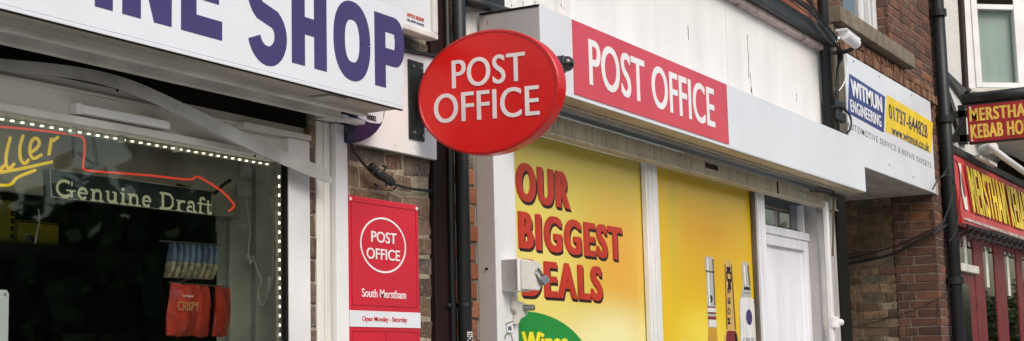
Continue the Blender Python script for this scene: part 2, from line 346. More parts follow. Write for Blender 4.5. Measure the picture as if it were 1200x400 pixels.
def arc(cx, cz, rx, rz, a0, a1, n=14, p=1.0):
    o = []
    for i in range(n + 1):
        t = math.radians(a0 + (a1 - a0) * i / n); c, s_ = math.cos(t), math.sin(t)
        o.append((cx + rx * math.copysign(abs(c) ** p, c), cz + rz * math.copysign(abs(s_) ** p, s_)))
    return o
b = MB(); H = .243; s = .062; Z0 = 2.515
def poly(x, pts, wid): b.prism([(x + p * wid, FY, Z0 + .012 + q * (H - .0)) for p, q in pts], (0, -.0012, 0))
k = s / .17
poly(2.33, [(0, 1), (.2, 1), (.32, .35), (.43, 1), (.57, 1), (.68, .35), (.8, 1), (1, 1), (.8, 0), (.6, 0), (.5, .55), (.4, 0), (.2, 0)], .31)
poly(2.686, [(0, 0), (0, 1), (1, 1), (1, 0)], s)
poly(2.782, [(0, 0), (0, 1), (k, 1), (1 - k, .45), (1 - k, 1), (1, 1), (1, 0), (1 - k, 0), (k, .56), (k, 0)], .184)
poly(3.003, [(0, 0), (0, 1), (1, 1), (1, .78), (k, .78), (k, .61), (.92, .61), (.92, .41), (k, .41), (k, .22), (1, .22), (1, 0)], .168)
Z0 = 2.507
poly(3.487, [(0, 0), (0, 1), (k, 1), (k, .62), (1 - k, .62), (1 - k, 1), (1, 1), (1, 0), (1 - k, 0), (1 - k, .4), (k, .4), (k, 0)], .174)
poly(3.922, [(0, 0), (0, 1), (1, 1), (1, 0)], s)
# O, P bowl, S
cz = Z0 + .012 + H / 2; rz = H / 2 + .008 - s / 2
ribbon(b, arc(3.797, cz, .101 - s / 2, rz, 0, 360, 36, .86), s * .96)
ribbon(b, [(3.95, Z0 + .012 + H - .028)] + arc(4.035, Z0 + .012 + H - .083, .033, .055, 90, -90, 12, .9) + [(3.95, Z0 + .012 + H - .138)], .056, .0013, .0003)
ribbon(b, arc(3.372, cz + .058, .062, .064, 10, 180, 12) + arc(3.372, cz + .058, .062, .06, 190, 235, 4) + arc(3.372, cz - .058, .062, .06, 55, -10, 6) + arc(3.372, cz - .058, .062, .064, -20, -165, 12), s * .93)
b.build('lettering', 'purple', sg)

# loose metal strip
pth = smooth_path([at(-60, 66, 2.92), at(0, 76, 2.92), at(60, 82, 2.92), at(110, 90, 2.915), at(150, 101, 2.91), at(190, 118, 2.905), at(240, 142, 2.90), at(300, 171, 2.895), at(350, 193, 2.89), at(383, 206, 2.885)], 5)
b = MB()
for i in range(len(pth) - 1):
    p, q = pth[i], pth[i + 1]; t = i / len(pth); h = .012 + .010 * min(1, t * 1.2)
    for (o_, dz, dy) in ((0, h, .003), ):
        b.add([p + Vector((0, 0, -h)), q + Vector((0, 0, -h)), q + Vector((0, 0, h)), p + Vector((0, 0, h)),
               p + Vector((0, .004, -h)), q + Vector((0, .004, -h)), q + Vector((0, .004, h)), p + Vector((0, .004, h)),
               p + Vector((0, .03, h)), q + Vector((0, .03, h)), q + Vector((0, .03, h + .003)), p + Vector((0, .03, h + .003)), q + Vector((0, 0, h + .003)), p + Vector((0, 0, h + .003))],
              [(0, 1, 2, 3), (4, 7, 6, 5), (0, 4, 5, 1), (3, 2, 9, 8), (13, 12, 10, 11), (3, 2, 12, 13), (8, 9, 10, 11)])
q = pth[-1]
b.add([q + Vector((0, 0, -.022)), q + Vector((.035, 0, -.021)), q + Vector((.03, 0, -.008)), q + Vector((0, 0, .022)), q + Vector((0, .004, -.022)), q + Vector((.035, .004, -.021)), q + Vector((.03, .004, -.008)), q + Vector((0, .004, .022))],
      [(0, 1, 2, 3), (4, 7, 6, 5), (0, 4, 5, 1), (1, 5, 6, 2), (2, 6, 7, 3)])
ls = b.build('metal_strip', 'alu_grey')
tag(ls, 'long grey metal strip hanging loose and bent across the white head board', 'strip')
for px, py in ((137, 106), (298, 183), (325, 191)):
    p = at(px, py, 2.889); MB().tube([p, p + Vector((0, -.004, 0))], .004, 8).build('screw', 'slot' if px != 325 else 'steel', ls)
t = thing('trunking', (3.1, 2.96, 2.33), 'short white plastic trunking stuck on the head board above the display window', 'trunking')
MB().box(2.925, 3.27, 2.945, 2.975, 2.318, 2.342).build('cover', 'upvc', t, .003)
MB().box(2.905, 2.925, 2.948, 2.975, 2.315, 2.345).build('end_cap', 'upvc', t, .002)

# LED strip
led = thing('light_strip', (3.4, 3.04, 2.28), 'strip of small lit warm white bulbs along the edge of the display window', 'light strip')
pts = [Vector((1.2, 3.003, 2.275)), Vector((3.80, 3.003, 2.275)), Vector((3.838, 3.003, 2.250)), Vector((3.843, 3.003, 1.2))]
MB().tube([pts[0], pts[1]], .006, 6).tube(pts[1:], .006, 6).build('tape', 'led_strip', led)
bm_ = MB().obox((-.0045, -.006, -.002), (.009, 0, 0), (0, .004, 0), (0, 0, .004)); lm = None
def bead(p, vert):
    global lm
    if lm is None:
        lm = bm_.build('led_bulb', 'led', led); lm.data.materials[0] = M['led']; o = lm
        for v_ in lm.data.vertices: v_.co += Vector(LOC[led.name])
    else:
        o = lm.copy(); COL.objects.link(o); o.parent = led
    o.location = p - LOC[led.name]
    if vert: o.rotation_euler = (0, math.pi / 2, 0)
x = 2.42
while x < 3.80: bead(Vector((x, 3.0, 2.275)), 0); x += .034
z = 2.24
while z > 1.62: bead(Vector((3.8425, 3.0, z)), 1); z -= .03
for x in (2.55, 2.93, 3.12, 3.35): MB().box(x, x + .012, 2.99, 3.01, 2.266, 2.290).build('clip', 'alu_light', led)

# neon beer sign
ns = thing('neon_sign', (3.2, 3.12, 2.1), 'neon beer sign with yellow script, red outline tube and dark name board', 'neon sign')
def zp(pl, Y=3.12): return [at(a / 3.076, 130 + c / 3.076, Y) for a, c in pl]
MB().tube(smooth_path(zp([(-200, 42), (0, 57), (120, 68), (270, 87), (298, 98), (305, 120), (303, 170), (300, 205), (318, 215), (420, 224), (540, 233), (680, 248), (705, 238), (730, 245), (800, 290), (838, 330), (843, 345), (825, 362)]), 4), .0034, 8).build('outline_tube', 'neon_red', ns, smooth=True)
for pl in ([(-60, 215), (-30, 120), (-8, 108), (-10, 170), (-2, 212), (16, 196)], [(38, 95), (24, 150), (22, 190), (34, 208), (52, 190)], [(84, 88), (72, 130), (74, 172), (88, 190), (104, 176)],
           [(112, 150), (135, 132), (142, 112), (128, 98), (112, 115), (108, 150), (122, 172), (150, 158)], [(186, 98), (176, 160)], [(192, 108), (210, 95)],
           [(-60, 232), (60, 212), (188, 184)], [(-60, 262), (30, 268), (64, 240), (128, 214)]):
    MB().tube(smooth_path(zp(pl), 5), .0046, 8).build('script_tube', 'neon_yellow', ns, smooth=True)
MB().prism(zp([(178, 208), (184, 312), (760, 376), (768, 288)], 3.125), (0, .03, 0)).build('name_board', 'sign_dark', ns, .004)
MB().tube(zp([(335, 90), (352, 200)], 3.15), .006, 6).tube(zp([(280, 150), (340, 195)], 3.15), .005, 6).tube(zp([(262, 95), (266, 170)], 3.17), .004, 6).build('support', 'black', ns)
MB().tube(smooth_path(zp([(640, 268), (760, 300), (800, 270), (830, 250)], 3.17), 4), .006, 6).build('black_lead', 'black', ns)
for pl in ([(180, 210), (766, 290)], [(766, 290), (758, 374)], [(758, 374), (186, 310)], [(186, 310), (180, 210)]):
    MB().tube(zp(pl, 3.1235), .0012, 5).build('board_border', 'pelmet', ns)
# slab serif lettering, drawn stroke by stroke
def serif_word(b, word, o, h, y, adv):
    x = 0; z = [0]
    for ch, wd, kern in adv:
        T, t_ = .21 * h, .1 * h; X = .68 * h
        def st(pts, w_): z[0] = (z[0] + 1) % 5; ribbon(b, [(x + p * wd, q * h) for p, q in pts], w_, .0008, .0003 * z[0], o, y)
        def ell(cx, cz, rx, rz, a, c): return [((cx * wd + p) / wd, (cz * h + q) / h) for p, q in arc(0, 0, rx * wd, rz * h, a, c, 12)]
        if ch == 'G': st(ell(.5, .5, .4, .45, 50, 310), T * .85); st([(.86, .05), (.86, .4)], T); st([(.58, .42), (1.05, .42)], t_); st([(.86, .68), (.86, .97)], t_)
        if ch == 'e': st(ell(.5, .34, .36, .3, 0, 320), T * .8); st([(.2, .36), (.9, .36)], t_)
        if ch in 'nu':
            if ch == 'n': st([(.22, 0), (.22, .66)], T); st([(.22, .5), (.45, .64), (.68, .6), (.76, .45), (.76, 0)], T * .8); st([(.0, .02), (.45, .02)], t_); st([(.55, .02), (1.02, .02)], t_); st([(.0, .64), (.25, .64)], t_)
            else: st([(.22, .66), (.22, .2), (.35, .05), (.55, .05), (.76, .18)], T * .8); st([(.76, 0), (.76, .66)], T); st([(0, .64), (.3, .64)], t_); st([(.55, .64), (.8, .64)], t_); st([(.7, .02), (1, .02)], t_)
        if ch == 'i': st([(.5, 0), (.5, .66)], T); st([(.1, .02), (.95, .02)], t_); st([(.1, .64), (.6, .64)], t_); st([(.5, .8), (.5, .98)], T)
        if ch == 'D': st([(.22, 0), (.22, 1)], T); st([(0, .03), (.45, .03), (.7, .08), (.88, .3), (.88, .7), (.7, .92), (.45, .97), (0, .97)], T * .7)
        if ch == 'r': st([(.28, 0), (.28, .66)], T); st([(0, .02), (.65, .02)], t_); st([(0, .64), (.3, .64)], t_); st([(.3, .45), (.55, .62), (.95, .6)], T * .7)
        if ch == 'a': st([(.12, .5), (.3, .64), (.58, .64), (.72, .5), (.72, .04), (1, .04)], T * .75); st(ell(.4, .19, .3, .16, 60, 300), T * .7)
        if ch == 'f': st([(1.05, .9), (.8, 1), (.5, .95), (.42, .8), (.42, 0)], T * .8); st([(0, .62), (.95, .62)], t_); st([(.1, .02), (.85, .02)], t_)
        if ch == 't': st([(.42, .9), (.42, .15), (.6, .04), (.95, .1)], T * .8); st([(0, .62), (.95, .62)], t_)
        x += wd * kern
b = MB(); h = .049
serif_word(b, '', (3.0, 2.112), h, 3.1245, [('G', .072, 1.16), ('e', .044, 1.16), ('n', .054, 1.08), ('u', .054, 1.08), ('i', .03, 1.12), ('n', .054, 1.1), ('e', .044, 1.75), ('D', .066, 1.14), ('r', .042, 1.1), ('a', .046, 1.1), ('f', .034, 1.05), ('t', .034, 1)])
b.build('lettering', 'cream_letter_glow', ns)
# wiring on the return wall
sc = thing('socket_box', (3.96, 3.25, 2.24), 'small grey electrical box with a black lead beside the red neon outline', 'socket')
MB().box(3.935, 3.964, 3.20, 3.25, 2.20, 2.255).build('case', 'room_grey', sc, .004)
MB().box(3.93, 3.964, 3.30, 3.35, 2.19, 2.24).build('adaptor', 'room_grey', sc, .006)
MB().box(3.94, 3.964, 3.325, 3.345, 2.09, 2.19).build('bracket', 'alu_light', sc, .002)
wc = thing('white_flex', (3.95, 3.2, 2.0), 'thin white cable with inline switch hanging inside the right of the window', 'cable')
MB().tube(smooth_path([atx(a, c, 3.945) for a, c in ((288, 212), (289, 240), (293, 270), (291, 295), (294, 310))], 5), .003, 6).tube(
    smooth_path([atx(a, c, 3.945) for a, c in ((296, 300), (302, 318), (306, 330), (302, 345), (307, 358), (314, 345), (319, 330), (320, 300), (321, 240), (322, 210))], 5), .003, 6).build('flex', 'cable_white', wc)
MB().obox(atx(291, 298, 3.945), (0, -.02, -.025), (0, .006, -.012), (-.01, 0, 0)).build('plug', 'cable_white', wc, .002)
MB().obox(atx(316, 324, 3.945), (0, -.014, 0), (0, .008, -.055), (-.012, 0, 0)).build('switch', 'cable_white', wc, .004)
MB().obox(atx(318, 232, 3.945), (0, -.008, 0), (0, 0, -.05), (-.008, 0, 0)).build('ferrite', 'cable_white', wc, .003)

# goods in the dark shop
words = ['first', 'second', 'third', 'fourth', 'fifth', 'sixth', 'seventh', 'eighth']
for i in range(8):
    x0 = 3.595 + i * .0255; y0 = 3.24 - i * .003
    t = thing('snack_packet', (x0, y0, 1.97), words[i] + ' small blue and tan snack packet from the left end of the hanging row', 'packet', 'small snack packets hanging in the shop window')
    for nm, mm, za, zb in (('printed_top', 'pack_blue', 1.965, 2.025), ('clear_bottom', 'pack_tan', 1.915, 1.965)):
        b = MB(); n_ = 6; vs = []; fs = []
        for j in range(n_ + 1):
            zz = za + (zb - za) * j / n_; full = (1 - abs((zz - 1.97) / .056) ** 2.5) * .006 + .001; sk_ = (zz - 1.97) * .22
            vs += [(x0 + sk_ - .002, y0 - .008 - full, zz), (x0 + sk_ + .013, y0 - full * 2.2 - .002, zz), (x0 + sk_ + .017, y0 + .012, zz), (x0 + sk_, y0 + .012, zz)]
            if j: fs += [(4 * j - 4 + a, 4 * j - 4 + (a + 1) % 4, 4 * j + (a + 1) % 4, 4 * j + a) for a in range(4)]
        fs += [(0, 1, 2, 3), tuple(4 * n_ + a for a in range(4))]
        b.add(vs, fs).build(nm, mm, t)
for i in range(5):
    x0 = 3.485 + i * .064; wd = .15 if i == 0 else .118; y0 = 3.15 + i * .012 + (.045 if i % 2 else 0)
    t = thing('crisp_bag', (x0, y0, 1.8), words[i] + ' shiny red crisp bag from the left in the hanging row', 'crisp bag', 'red crisp bags hanging in the shop window')
    b = MB(); vs = []; fs = []; nx, nz = 10, 10
    for side in (-1, 1):
        for a in range(nx + 1):
            for c in range(nz + 1):
                s_, q_ = a / nx, c / nz; f = (1 - abs(2 * s_ - 1) ** 2.4) * (1 - abs(2 * q_ - 1) ** 3.2)
                wr = math.sin(s_ * 19 + i * 2 + q_ * 5) * .003 * (1 - f * .6) + random.uniform(-.0012, .0012)
                yaw = (s_ - .5) * (.035 if i else .01)
                vs.append((x0 + s_ * wd * (.93 + .07 * math.sin(q_ * 3.1)) + (q_ - .5) * .012, y0 + yaw + side * (f * .02 + .001) + wr * 1.3, 1.729 + q_ * .160 + math.sin(s_ * 9) * .002))
    n1 = (nx + 1) * (nz + 1)
    for sd_ in (0, 1):
        for a in range(nx):
            for c in range(nz):
                k0 = sd_ * n1 + a * (nz + 1) + c; fs.append((k0, k0 + 1, k0 + nz + 2, k0 + nz + 1))
    b.add(vs, fs).build('bag', 'bag_red', t, smooth=True)
    if i == 0:
        text('CRISPY', (x0 + .02, y0 - .0265, 1.805), .095, .028, 'bag_print', t, off=.0)
        text('crisps', (x0 + .045, y0 - .026, 1.845), .045, .010, 'letter_pale', t, off=.0)
t = thing('snack_rail', (3.7, 3.25, 2.03), 'thin metal rail with prongs that the snack packets hang from', 'rail')
MB().tube([(3.56, 3.25, 2.03), (3.82, 3.22, 2.03)], .0025, 6).tube([(3.55, 3.20, 1.896), (3.86, 3.24, 1.896)], .0025, 6).tube([(3.58, 3.20, 1.896), (3.565, 3.12, 1.906)], .0025, 6).build('rod', 'steel', t)
for nm, (px0, px1, py0, py1), lb in (('upright_carton', (-6, 18, 236, 279), 'upright yellow carton with black print on the top shelf'), ('flat_carton', (22, 69, 262, 281), 'flat yellow carton lying on the top shelf beside the upright one')):
    a = at(px0, py1, 4.12); c = at(px1, py0, 4.12)
    t = thing(nm, (a.x, 4.12, 2.09), lb, 'carton')
    MB().box(a.x, c.x, 4.12, 4.3, 2.092, c.z).build('box', 'card_yellow', t, .002)
    b = MB()
    if nm[0] == 'u':
        for j in range(4): b.prism([(a.x + .07 + p, 4.12, 2.105 + j * .027 + q) for p, q in ((0, 0), (.018, .0), (.012, .009), (.018, .018), (0, .018))], (0, -.001, 0))
    else: b.prism([(a.x + p, 4.12, 2.10 + q) for p, q in ((.03, 0), (.075, 0), (.065, .02), (.05, .03), (.035, .018))], (0, -.001, 0)).box(a.x, c.x, 4.119, 4.12, c.z - .008, c.z - .004)
    b.build('print', 'black', t)
t = thing('paper_notice', (2.75, 3.06, 1.75), 'white paper notice with rounded corner stuck inside the window pane', 'notice')
a = at(10.5, 340, 3.05)
MB().prism([(2.5, 3.05, a.z), (a.x - .008, 3.05, a.z), (a.x, 3.05, a.z - .01), (a.x + .002, 3.05, 1.4), (2.5, 3.05, 1.4)], (0, .001, 0)).build('sheet', 'paper', t)
MB().tube([(a.x - .013, 3.05, a.z - .012), (a.x - .013, 3.0485, a.z - .012)], .005, 12).build('grommet', 'box_grey', t)
for px0, px1, py, lb in ((10, 50, 384, 'taller clear plastic tray of brown packets beside the white paper notice'), (52, 74, 390, 'lower clear plastic tray of brown packets right of the taller tray')):
    a = at(px0, py, 3.5); c = at(px1, py + 1, 3.5)
    t = thing('display_tray', (a.x, 3.5, 1.5), lb, 'tray')
    MB().box(a.x, c.x, 3.5, 3.503, 1.4, a.z).box(a.x, a.x + .003, 3.503, 3.62, 1.4, a.z).box(c.x - .003, c.x, 3.503, 3.62, 1.4, a.z).build('tray', 'clear_plastic', t)
    for j in range(4):
        x = a.x + .008 + j * (c.x - a.x - .016) / 4; MB().box(x, x + (c.x - a.x - .02) / 4.4, 3.51, 3.60, 1.4, a.z - .012 - .004 * (j % 2)).build('packet', 'card_brown', t, .003)
t = tag(MB().tube(smooth_path([at(45, 245, 3.4), at(46, 258, 3.4), at(44, 270, 3.4), at(41, 285, 3.4)], 4), .0025, 6).build('dangling_cord', 'cable_white'), 'short pale cord dangling in front of the yellow cartons', 'cord')

# ================================================================== BETWEEN THE SHOPS
lp = thing('location_panel', (4.35, 2.93, 1.9), 'flat red wall panel with a white ring and white opening days band', 'sign')
MB().box(4.133, 4.572, 2.93, 2.95, 1.3, 2.203).build('board', 'panel_red', lp, .003)
MB().box(4.133, 4.572, 2.9275, 2.93, 1.757, 1.812).build('band', 'sign_white', lp)
b = MB()
for (x0, x1, z0, z1) in ((4.15, 4.555, 2.182, 2.1835), (4.15, 4.555, 1.83, 1.8315), (4.15, 4.1515, 1.83, 2.182), (4.5535, 4.555, 1.83, 2.182), (4.15, 4.555, 1.742, 1.7435), (4.35, 4.3515, 1.5, 1.742), (4.15, 4.1515, 1.5, 1.742), (4.5535, 4.555, 1.5, 1.742)):
    b.box(x0, x1, 2.9285, 2.93, z0, z1)
b.build('inlay_line', 'dark_line', lp)
b = MB(); ribbon(b, arc(4.343, 2.043, .139, .0945, 0, 360, 48), .0065, .0015, 0, (0, 0), 2.93); b.build('ring', 'letter_white', lp)
for body, x0, x1, y0, y1, mm, k_ in (('POST', 435, 464.5, 283.5, 270.5, 'letter_white', .008), ('OFFICE', 429.5, 468.5, 303, 290, 'letter_white', .008), ('South Merstham', 424, 475.5, 348, 338, 'letter_white', .006), ('Open Monday - Saturday', 424.5, 477, 378, 370.5, 'panel_red', .006)):
    yy = 2.9275 if mm == 'panel_red' else 2.93
    a = at(x0, y0, yy); c = at(x1, y0, yy); d = at(x0, y1, yy)
    text(body, a, c.x - a.x, d.z - a.z, mm, lp, off=k_)
for x, z in ((4.56, 2.19), (4.145, 2.19)): MB().tube([(x, 2.93, z), (x, 2.927, z)], .006, 10).build('screw_cap', 'letter_white', lp)

wb = thing('backing_board', (4.4, 2.97, 2.4), 'flat white mounting board with a black plate behind the red oval sign', 'board')
MB().prism([(4.05, 2.985, 2.395), (4.765, 2.985, 2.395), (4.765, 2.985, 2.79), (4.05, 2.985, 2.74)], (0, -.02, 0)).build('board', 'upvc', wb, .002)
MB().box(4.568, 4.672, 2.958, 2.965, 2.452, 2.752).build('plate', 'black', wb, .004)
for x, z in ((4.596, 2.478), (4.652, 2.472), (4.596, 2.728), (4.652, 2.728), (4.70, 2.50)):
    MB().tube([(x, 2.965, z), (x, 2.952 if x < 4.69 else 2.96, z)], .006 if x < 4.69 else .003, 8).build('bolt', 'steel', wb)
b = MB()
b.prism([(4.765, 2.99, 2.79), (4.765, 2.99, 2.80), (4.05, 2.99, 2.75), (4.05, 2.99, 2.74)], (0, -.04, 0)).build('dark_capping', 'black', wb)

ap = thing('upper_sign', (4.3, 2.9, 2.84), 'white framed sign board corner with small red and black print above the wall bricks', 'sign')
MB().box(3.3, 4.625, 2.895, 2.93, 2.852, 3.5).build('face', 'sign_white', ap)
MB().box(3.3, 4.655, 2.88, 2.93, 2.828, 2.850).box(4.627, 4.655, 2.88, 2.93, 2.85, 3.5).build('frame', 'alu_light', ap, .004)
text('APPLE SIGNS', (4.462, 2.895, 2.883), .115, .014, 'apple_red', ap, off=.03)
text('TEL: 01737 644 8272', (4.462, 2.895, 2.866), .115, .009, 'text_navy', ap, off=.01)

al = thing('alarm_box', (4.1, 2.9, 2.4), 'dark blue shield-shaped burglar alarm box with white top by the white post', 'alarm')
pro = [at(a, c, 2.895) for a, c in ((413, 118), (453, 118), (453.5, 130), (452, 139), (448, 148), (442, 156), (435, 162), (427, 166), (419, 167.5), (413, 166))]
lowp = []
def shell(pl, dy): 
    cx_ = sum(p.x for p in pl) / len(pl); cz_ = sum(p.z for p in pl) / len(pl)
    return [Vector((cx_ + (p.x - cx_) * .86, p.y + dy, cz_ + (p.z - cz_) * .88)) for p in pl]
b = MB(); f0 = [p + Vector((0, .07, 0)) for p in pro]; f1 = [p + Vector((0, .02, 0)) for p in pro]; f2 = shell(pro, 0)
n_ = len(pro); b.add(f0 + f1 + f2, [(i, (i + 1) % n_, (i + 1) % n_ + n_, i + n_) for i in range(n_)] + [(i + n_, (i + 1) % n_ + n_, (i + 1) % n_ + 2 * n_, i + 2 * n_) for i in range(n_)] + [tuple(range(2 * n_, 3 * n_))])
b.build('case', 'alarm_blue', al, .003)
MB().prism([at(a, c, 2.892) for a, c in ((421, 124), (450, 124), (449, 141), (445, 145), (434, 144), (420, 138))], (0, .004, 0)).build('label_patch', 'upvc', al)
text('0002', at(430, 140, 2.891), .055, .018, 'black', al, off=.03)

cb = thing('black_cable', (4.3, 2.95, 2.3), 'black cable with lumpy taped joint hanging over the bricks above the red panel', 'cable')
MB().tube(smooth_path([at(a, c, Y) for a, c, Y in ((405, 148, 2.9), (409, 162, 2.93), (416, 178, 2.95), (426, 192, 2.96), (436, 202, 2.965), (446, 210, 2.965), (462, 216, 2.97), (480, 221, 2.98), (505, 224, 2.985))], 5), .0055, 8).build('cable', 'black', cb, smooth=True)
b = MB(); jp = smooth_path([at(434, 194, 2.955), at(442, 202, 2.95), (at(452, 209, 2.95)), at(460, 214, 2.955)], 6)
b.tube(jp, [.012 + .006 * abs(math.sin(i * 1.9)) for i in range(len(jp))], 10); b.build('taped_joint', 'black', cb)
for a, c in ((436, 204), (450, 200), (452, 218), (462, 222), (440, 222)):
    p = at(a, c, 2.95); MB().tube([p, p + Vector((.008, -.004, .012)), p + Vector((.012, .01, .02))], .005, 6).build('cable_tie', 'black', cb)

bb = tag(MB().box(4.768, 4.893, 2.982, 3.03, .0, 4.2).build('cover_board', 'brown_board', None, .004), 'tall dark brown vertical board between the red panel and the black drainpipe', 'board')
dp = thing('drainpipe', (4.905, 2.94, 0), 'thick black drainpipe with stickers behind the red oval sign', 'drainpipe')
MB().tube([(4.905, 2.94, 0), (4.905, 2.94, 4.5)], .027, 20).build('pipe', 'pipe_black', dp, smooth=True)
MB().tube([(4.868, 2.972, 0), (4.868, 2.972, 4.5)], .012, 10).build('thin_pipe', 'pipe_black', dp, smooth=True)
z_ = at(537, 357, 2.94).z
MB().tube([(4.905, 2.94, z_ - .008), (4.905, 2.94, z_ + .008)], .031, 20).box(4.83, 4.95, 2.970, 2.98, z_ - .01, z_ + .006).build('clip', 'black', dp)
MB().tube([(4.845, 2.967, z_), (4.845, 2.970, z_)], .004, 8).build('screw', 'steel', dp)
b = MB(); z0 = at(537, 400, 2.94).z
for i in range(9):
    zz = z0 - .03 + i * .0075
    for j in range(6):
        if random.random() < .8:
            a0 = -2.35 + j * .2; b.obox((4.905 + .0275 * math.cos(a0), 2.94 + .0275 * math.sin(a0), zz), (.0055 * -math.sin(a0), .0055 * math.cos(a0), 0), (0, 0, .005), (.0006 * math.cos(a0), .0006 * math.sin(a0), 0))
b.build('printed_code', 'alu_light', dp)

# ================================================================== POST OFFICE
po = thing('post_office_building', (7.3, 3.0, 0), 'white rendered shop with yellow offer posters filling its windows and a white door', 'building')
brick_wall('brick_strip', (4.94, 2.995, .3), XA, .17, 2.95, 'brick_orange', 'mortar_dark', po, lost=.1, bl=.1)
PX0, PX1 = 5.11, 9.62
MB().box(5.11, 5.272, 2.914, 3.02, .1, 2.70).build('pilaster', 'upvc', po, .003)
MB().box(5.1065, 5.11, 2.916, 2.995, .1, 2.68).build('pilaster_shade', 'guide_grey', po)  # grey sheet colours in the shade on the white pilaster's left side
MB().box(5.272, 5.336, 2.945, 3.02, .1, 2.60).build('window_jamb', 'upvc', po, .003)
MB().tube([(5.1065, 2.955, at(568, 315, 2.955).z), (5.10, 2.955, at(568, 315, 2.955).z)], .005, 8).build('screw', 'slot', po)
MB().box(6.69, 6.712, 2.958, 2.985, .1, 2.6).box(6.712, 6.816, 2.95, 2.985, .1, 2.6).box(6.745, 6.757, 2.944, 2.95, .1, 2.6).build('mullion', 'upvc', po, .003)
MB().box(8.235, 8.262, 2.965, 2.985, .1, 2.6).build('poster_edge', 'timber', po)
MB().box(8.262, 8.385, 2.95, 3.05, .1, 2.6).box(8.30, 8.315, 2.944, 2.95, .1, 2.6).build('door_jamb', 'door_white', po, .003)
# soffit and shutter
MB().box(5.12, 9.60, 2.693, 2.765, 2.690, 2.705).build('soffit', 'soffit_brown', po, .002)
MB().box(5.12, 9.60, 2.765, 2.775, 2.68, 2.70).build('soffit_lip', 'shutter', po, .002)
MB().box(5.12, 9.60, 2.775, 2.93, 2.72, 2.74).build('slot', 'slot', po)
MB().box(5.12, 9.60, 2.80, 2.81, 2.70, 2.72).box(5.12, 9.60, 2.84, 2.845, 2.69, 2.72).build('slot_rib', 'soffit', po)
MB().box(5.275, 9.60, 2.885, 2.945, 2.585, 2.672).build('shutter_box', 'shutter', po, .003)
MB().box(5.275, 9.60, 2.872, 2.885, 2.581, 2.590).box(5.275, 9.60, 2.878, 2.885, 2.664, 2.672).build('shutter_lip', 'shutter', po, .002)
MB().box(8.43, 8.438, 2.878, 2.885, 2.59, 2.664).build('shutter_joint', 'slot', po)
p = at(1, 1, 1)
MB().box(7.30, 7.48, 2.8835, 2.885, 2.628, 2.655).build('rust_label', 'brick_tan_plain' if False else 'brown_board', po)
for k_, x in enumerate((8.80, 8.86, 8.91)): MB().tube([(x, 2.885, 2.628), (x, 2.881, 2.628)], .022, 14).build('lock_plate', 'alu_grey', po)
# right side: door, transom window, guides
MB().box(8.50, 9.36, 3.0, 3.07, 2.375, 2.425).build('transom_bar', 'door_white', po, .003)
MB().box(8.50, 8.56, 3.01, 3.07, .1, 2.375).box(9.28, 9.36, 3.01, 3.07, .1, 2.375).box(8.56, 9.28, 3.01, 3.07, 2.31, 2.375).build('door_frame', 'door_white', po, .004)
dr = MB().box(8.56, 9.28, 3.035, 3.07, .1, 2.31).build('door', 'door_white', po)
MB().box(8.38, 9.36, 3.04, 3.045, 2.425, 2.62).build('transom_glass', 'glass_side', po)
MB().box(8.385, 8.52, 3.0, 3.05, 2.425, 2.6).box(9.25, 9.27, 3.0, 3.05, 2.425, 2.6).build('transom_frame', 'door_white', po, .002)
MB().box(8.5, 9.36, 3.35, 3.4, 2.3, 2.7).build('lobby', 'room_grey', po)
b = MB()
for i in range(12): b.prism([(8.52 + i * .065 + random.uniform(0, .03), 3.01, 2.425), (8.56 + i * .065, 3.01, 2.425), (8.545 + i * .065, 3.01, 2.425 + random.uniform(.006, .014))], (0, .03, 0))
b.build('flaking_putty', 'brown_board', po)
MB().box(9.36, 9.50, 2.95, 3.07, .1, 2.62).build('side_panel', 'guide_grey', po, .003)
MB().box(9.50, 9.60, 2.90, 3.0, .1, 2.62).box(9.53, 9.545, 2.893, 2.90, .1, 2.62).build('shutter_guide', 'guide_grey', po, .003)
MB().box(9.60, 9.64, 2.89, 3.0, .1, 2.70).build('guide_edge', 'slot', po)
MB().box(9.72, 9.965, 2.93, 3.4, 0, 2.72).build('end_wall', 'slot', po)
# posters
def poster_mat(name, base, blobs, scale=1.0):
    m = bpy.data.materials.new(name); m.use_nodes = True; N = m.node_tree.nodes; L = m.node_tree.links; P = N['Principled BSDF']
    P.inputs['Roughness'].default_value = .28; P.inputs['Specular IOR Level'].default_value = .35; g = N.new('ShaderNodeNewGeometry')
    rgb = N.new('ShaderNodeRGB'); rgb.outputs[0].default_value = (*base, 1); out = rgb.outputs[0]
    nz = N.new('ShaderNodeTexNoise'); nz.inputs['Scale'].default_value = 1.6; nz.inputs['Detail'].default_value = 2; L.new(g.outputs['Position'], nz.inputs['Vector'])
    for (x, z, rx, rz, c, hard) in blobs:
        mp = N.new('ShaderNodeMapping'); mp.vector_type = 'POINT'; mp.inputs['Scale'].default_value = (1 / rx, 0, 1 / rz); mp.inputs['Location'].default_value = (-x / rx, 0, -z / rz)
        L.new(g.outputs['Position'], mp.inputs[0]); ad = N.new('ShaderNodeVectorMath'); ad.operation = 'LENGTH'; L.new(mp.outputs[0], ad.inputs[0])
        su = N.new('ShaderNodeMath'); su.operation = 'MULTIPLY_ADD'; su.inputs[1].default_value = .5; L.new(nz.outputs[0], su.inputs[0]); L.new(ad.outputs['Value'], su.inputs[2])
        r = N.new('ShaderNodeMapRange'); r.interpolation_type = 'SMOOTHSTEP'; r.inputs[1].default_value = 1.25; r.inputs[2].default_value = hard; r.inputs[3].default_value = 0; r.inputs[4].default_value = .92
        L.new(su.outputs[0], r.inputs[0]); x_ = N.new('ShaderNodeMix'); x_.data_type = 'RGBA'; x_.inputs[7].default_value = (*c, 1)
        L.new(r.outputs[0], x_.inputs[0]); L.new(out, x_.inputs[6]); out = x_.outputs[2]
    L.new(out, P.inputs['Base Color']); M[name] = m
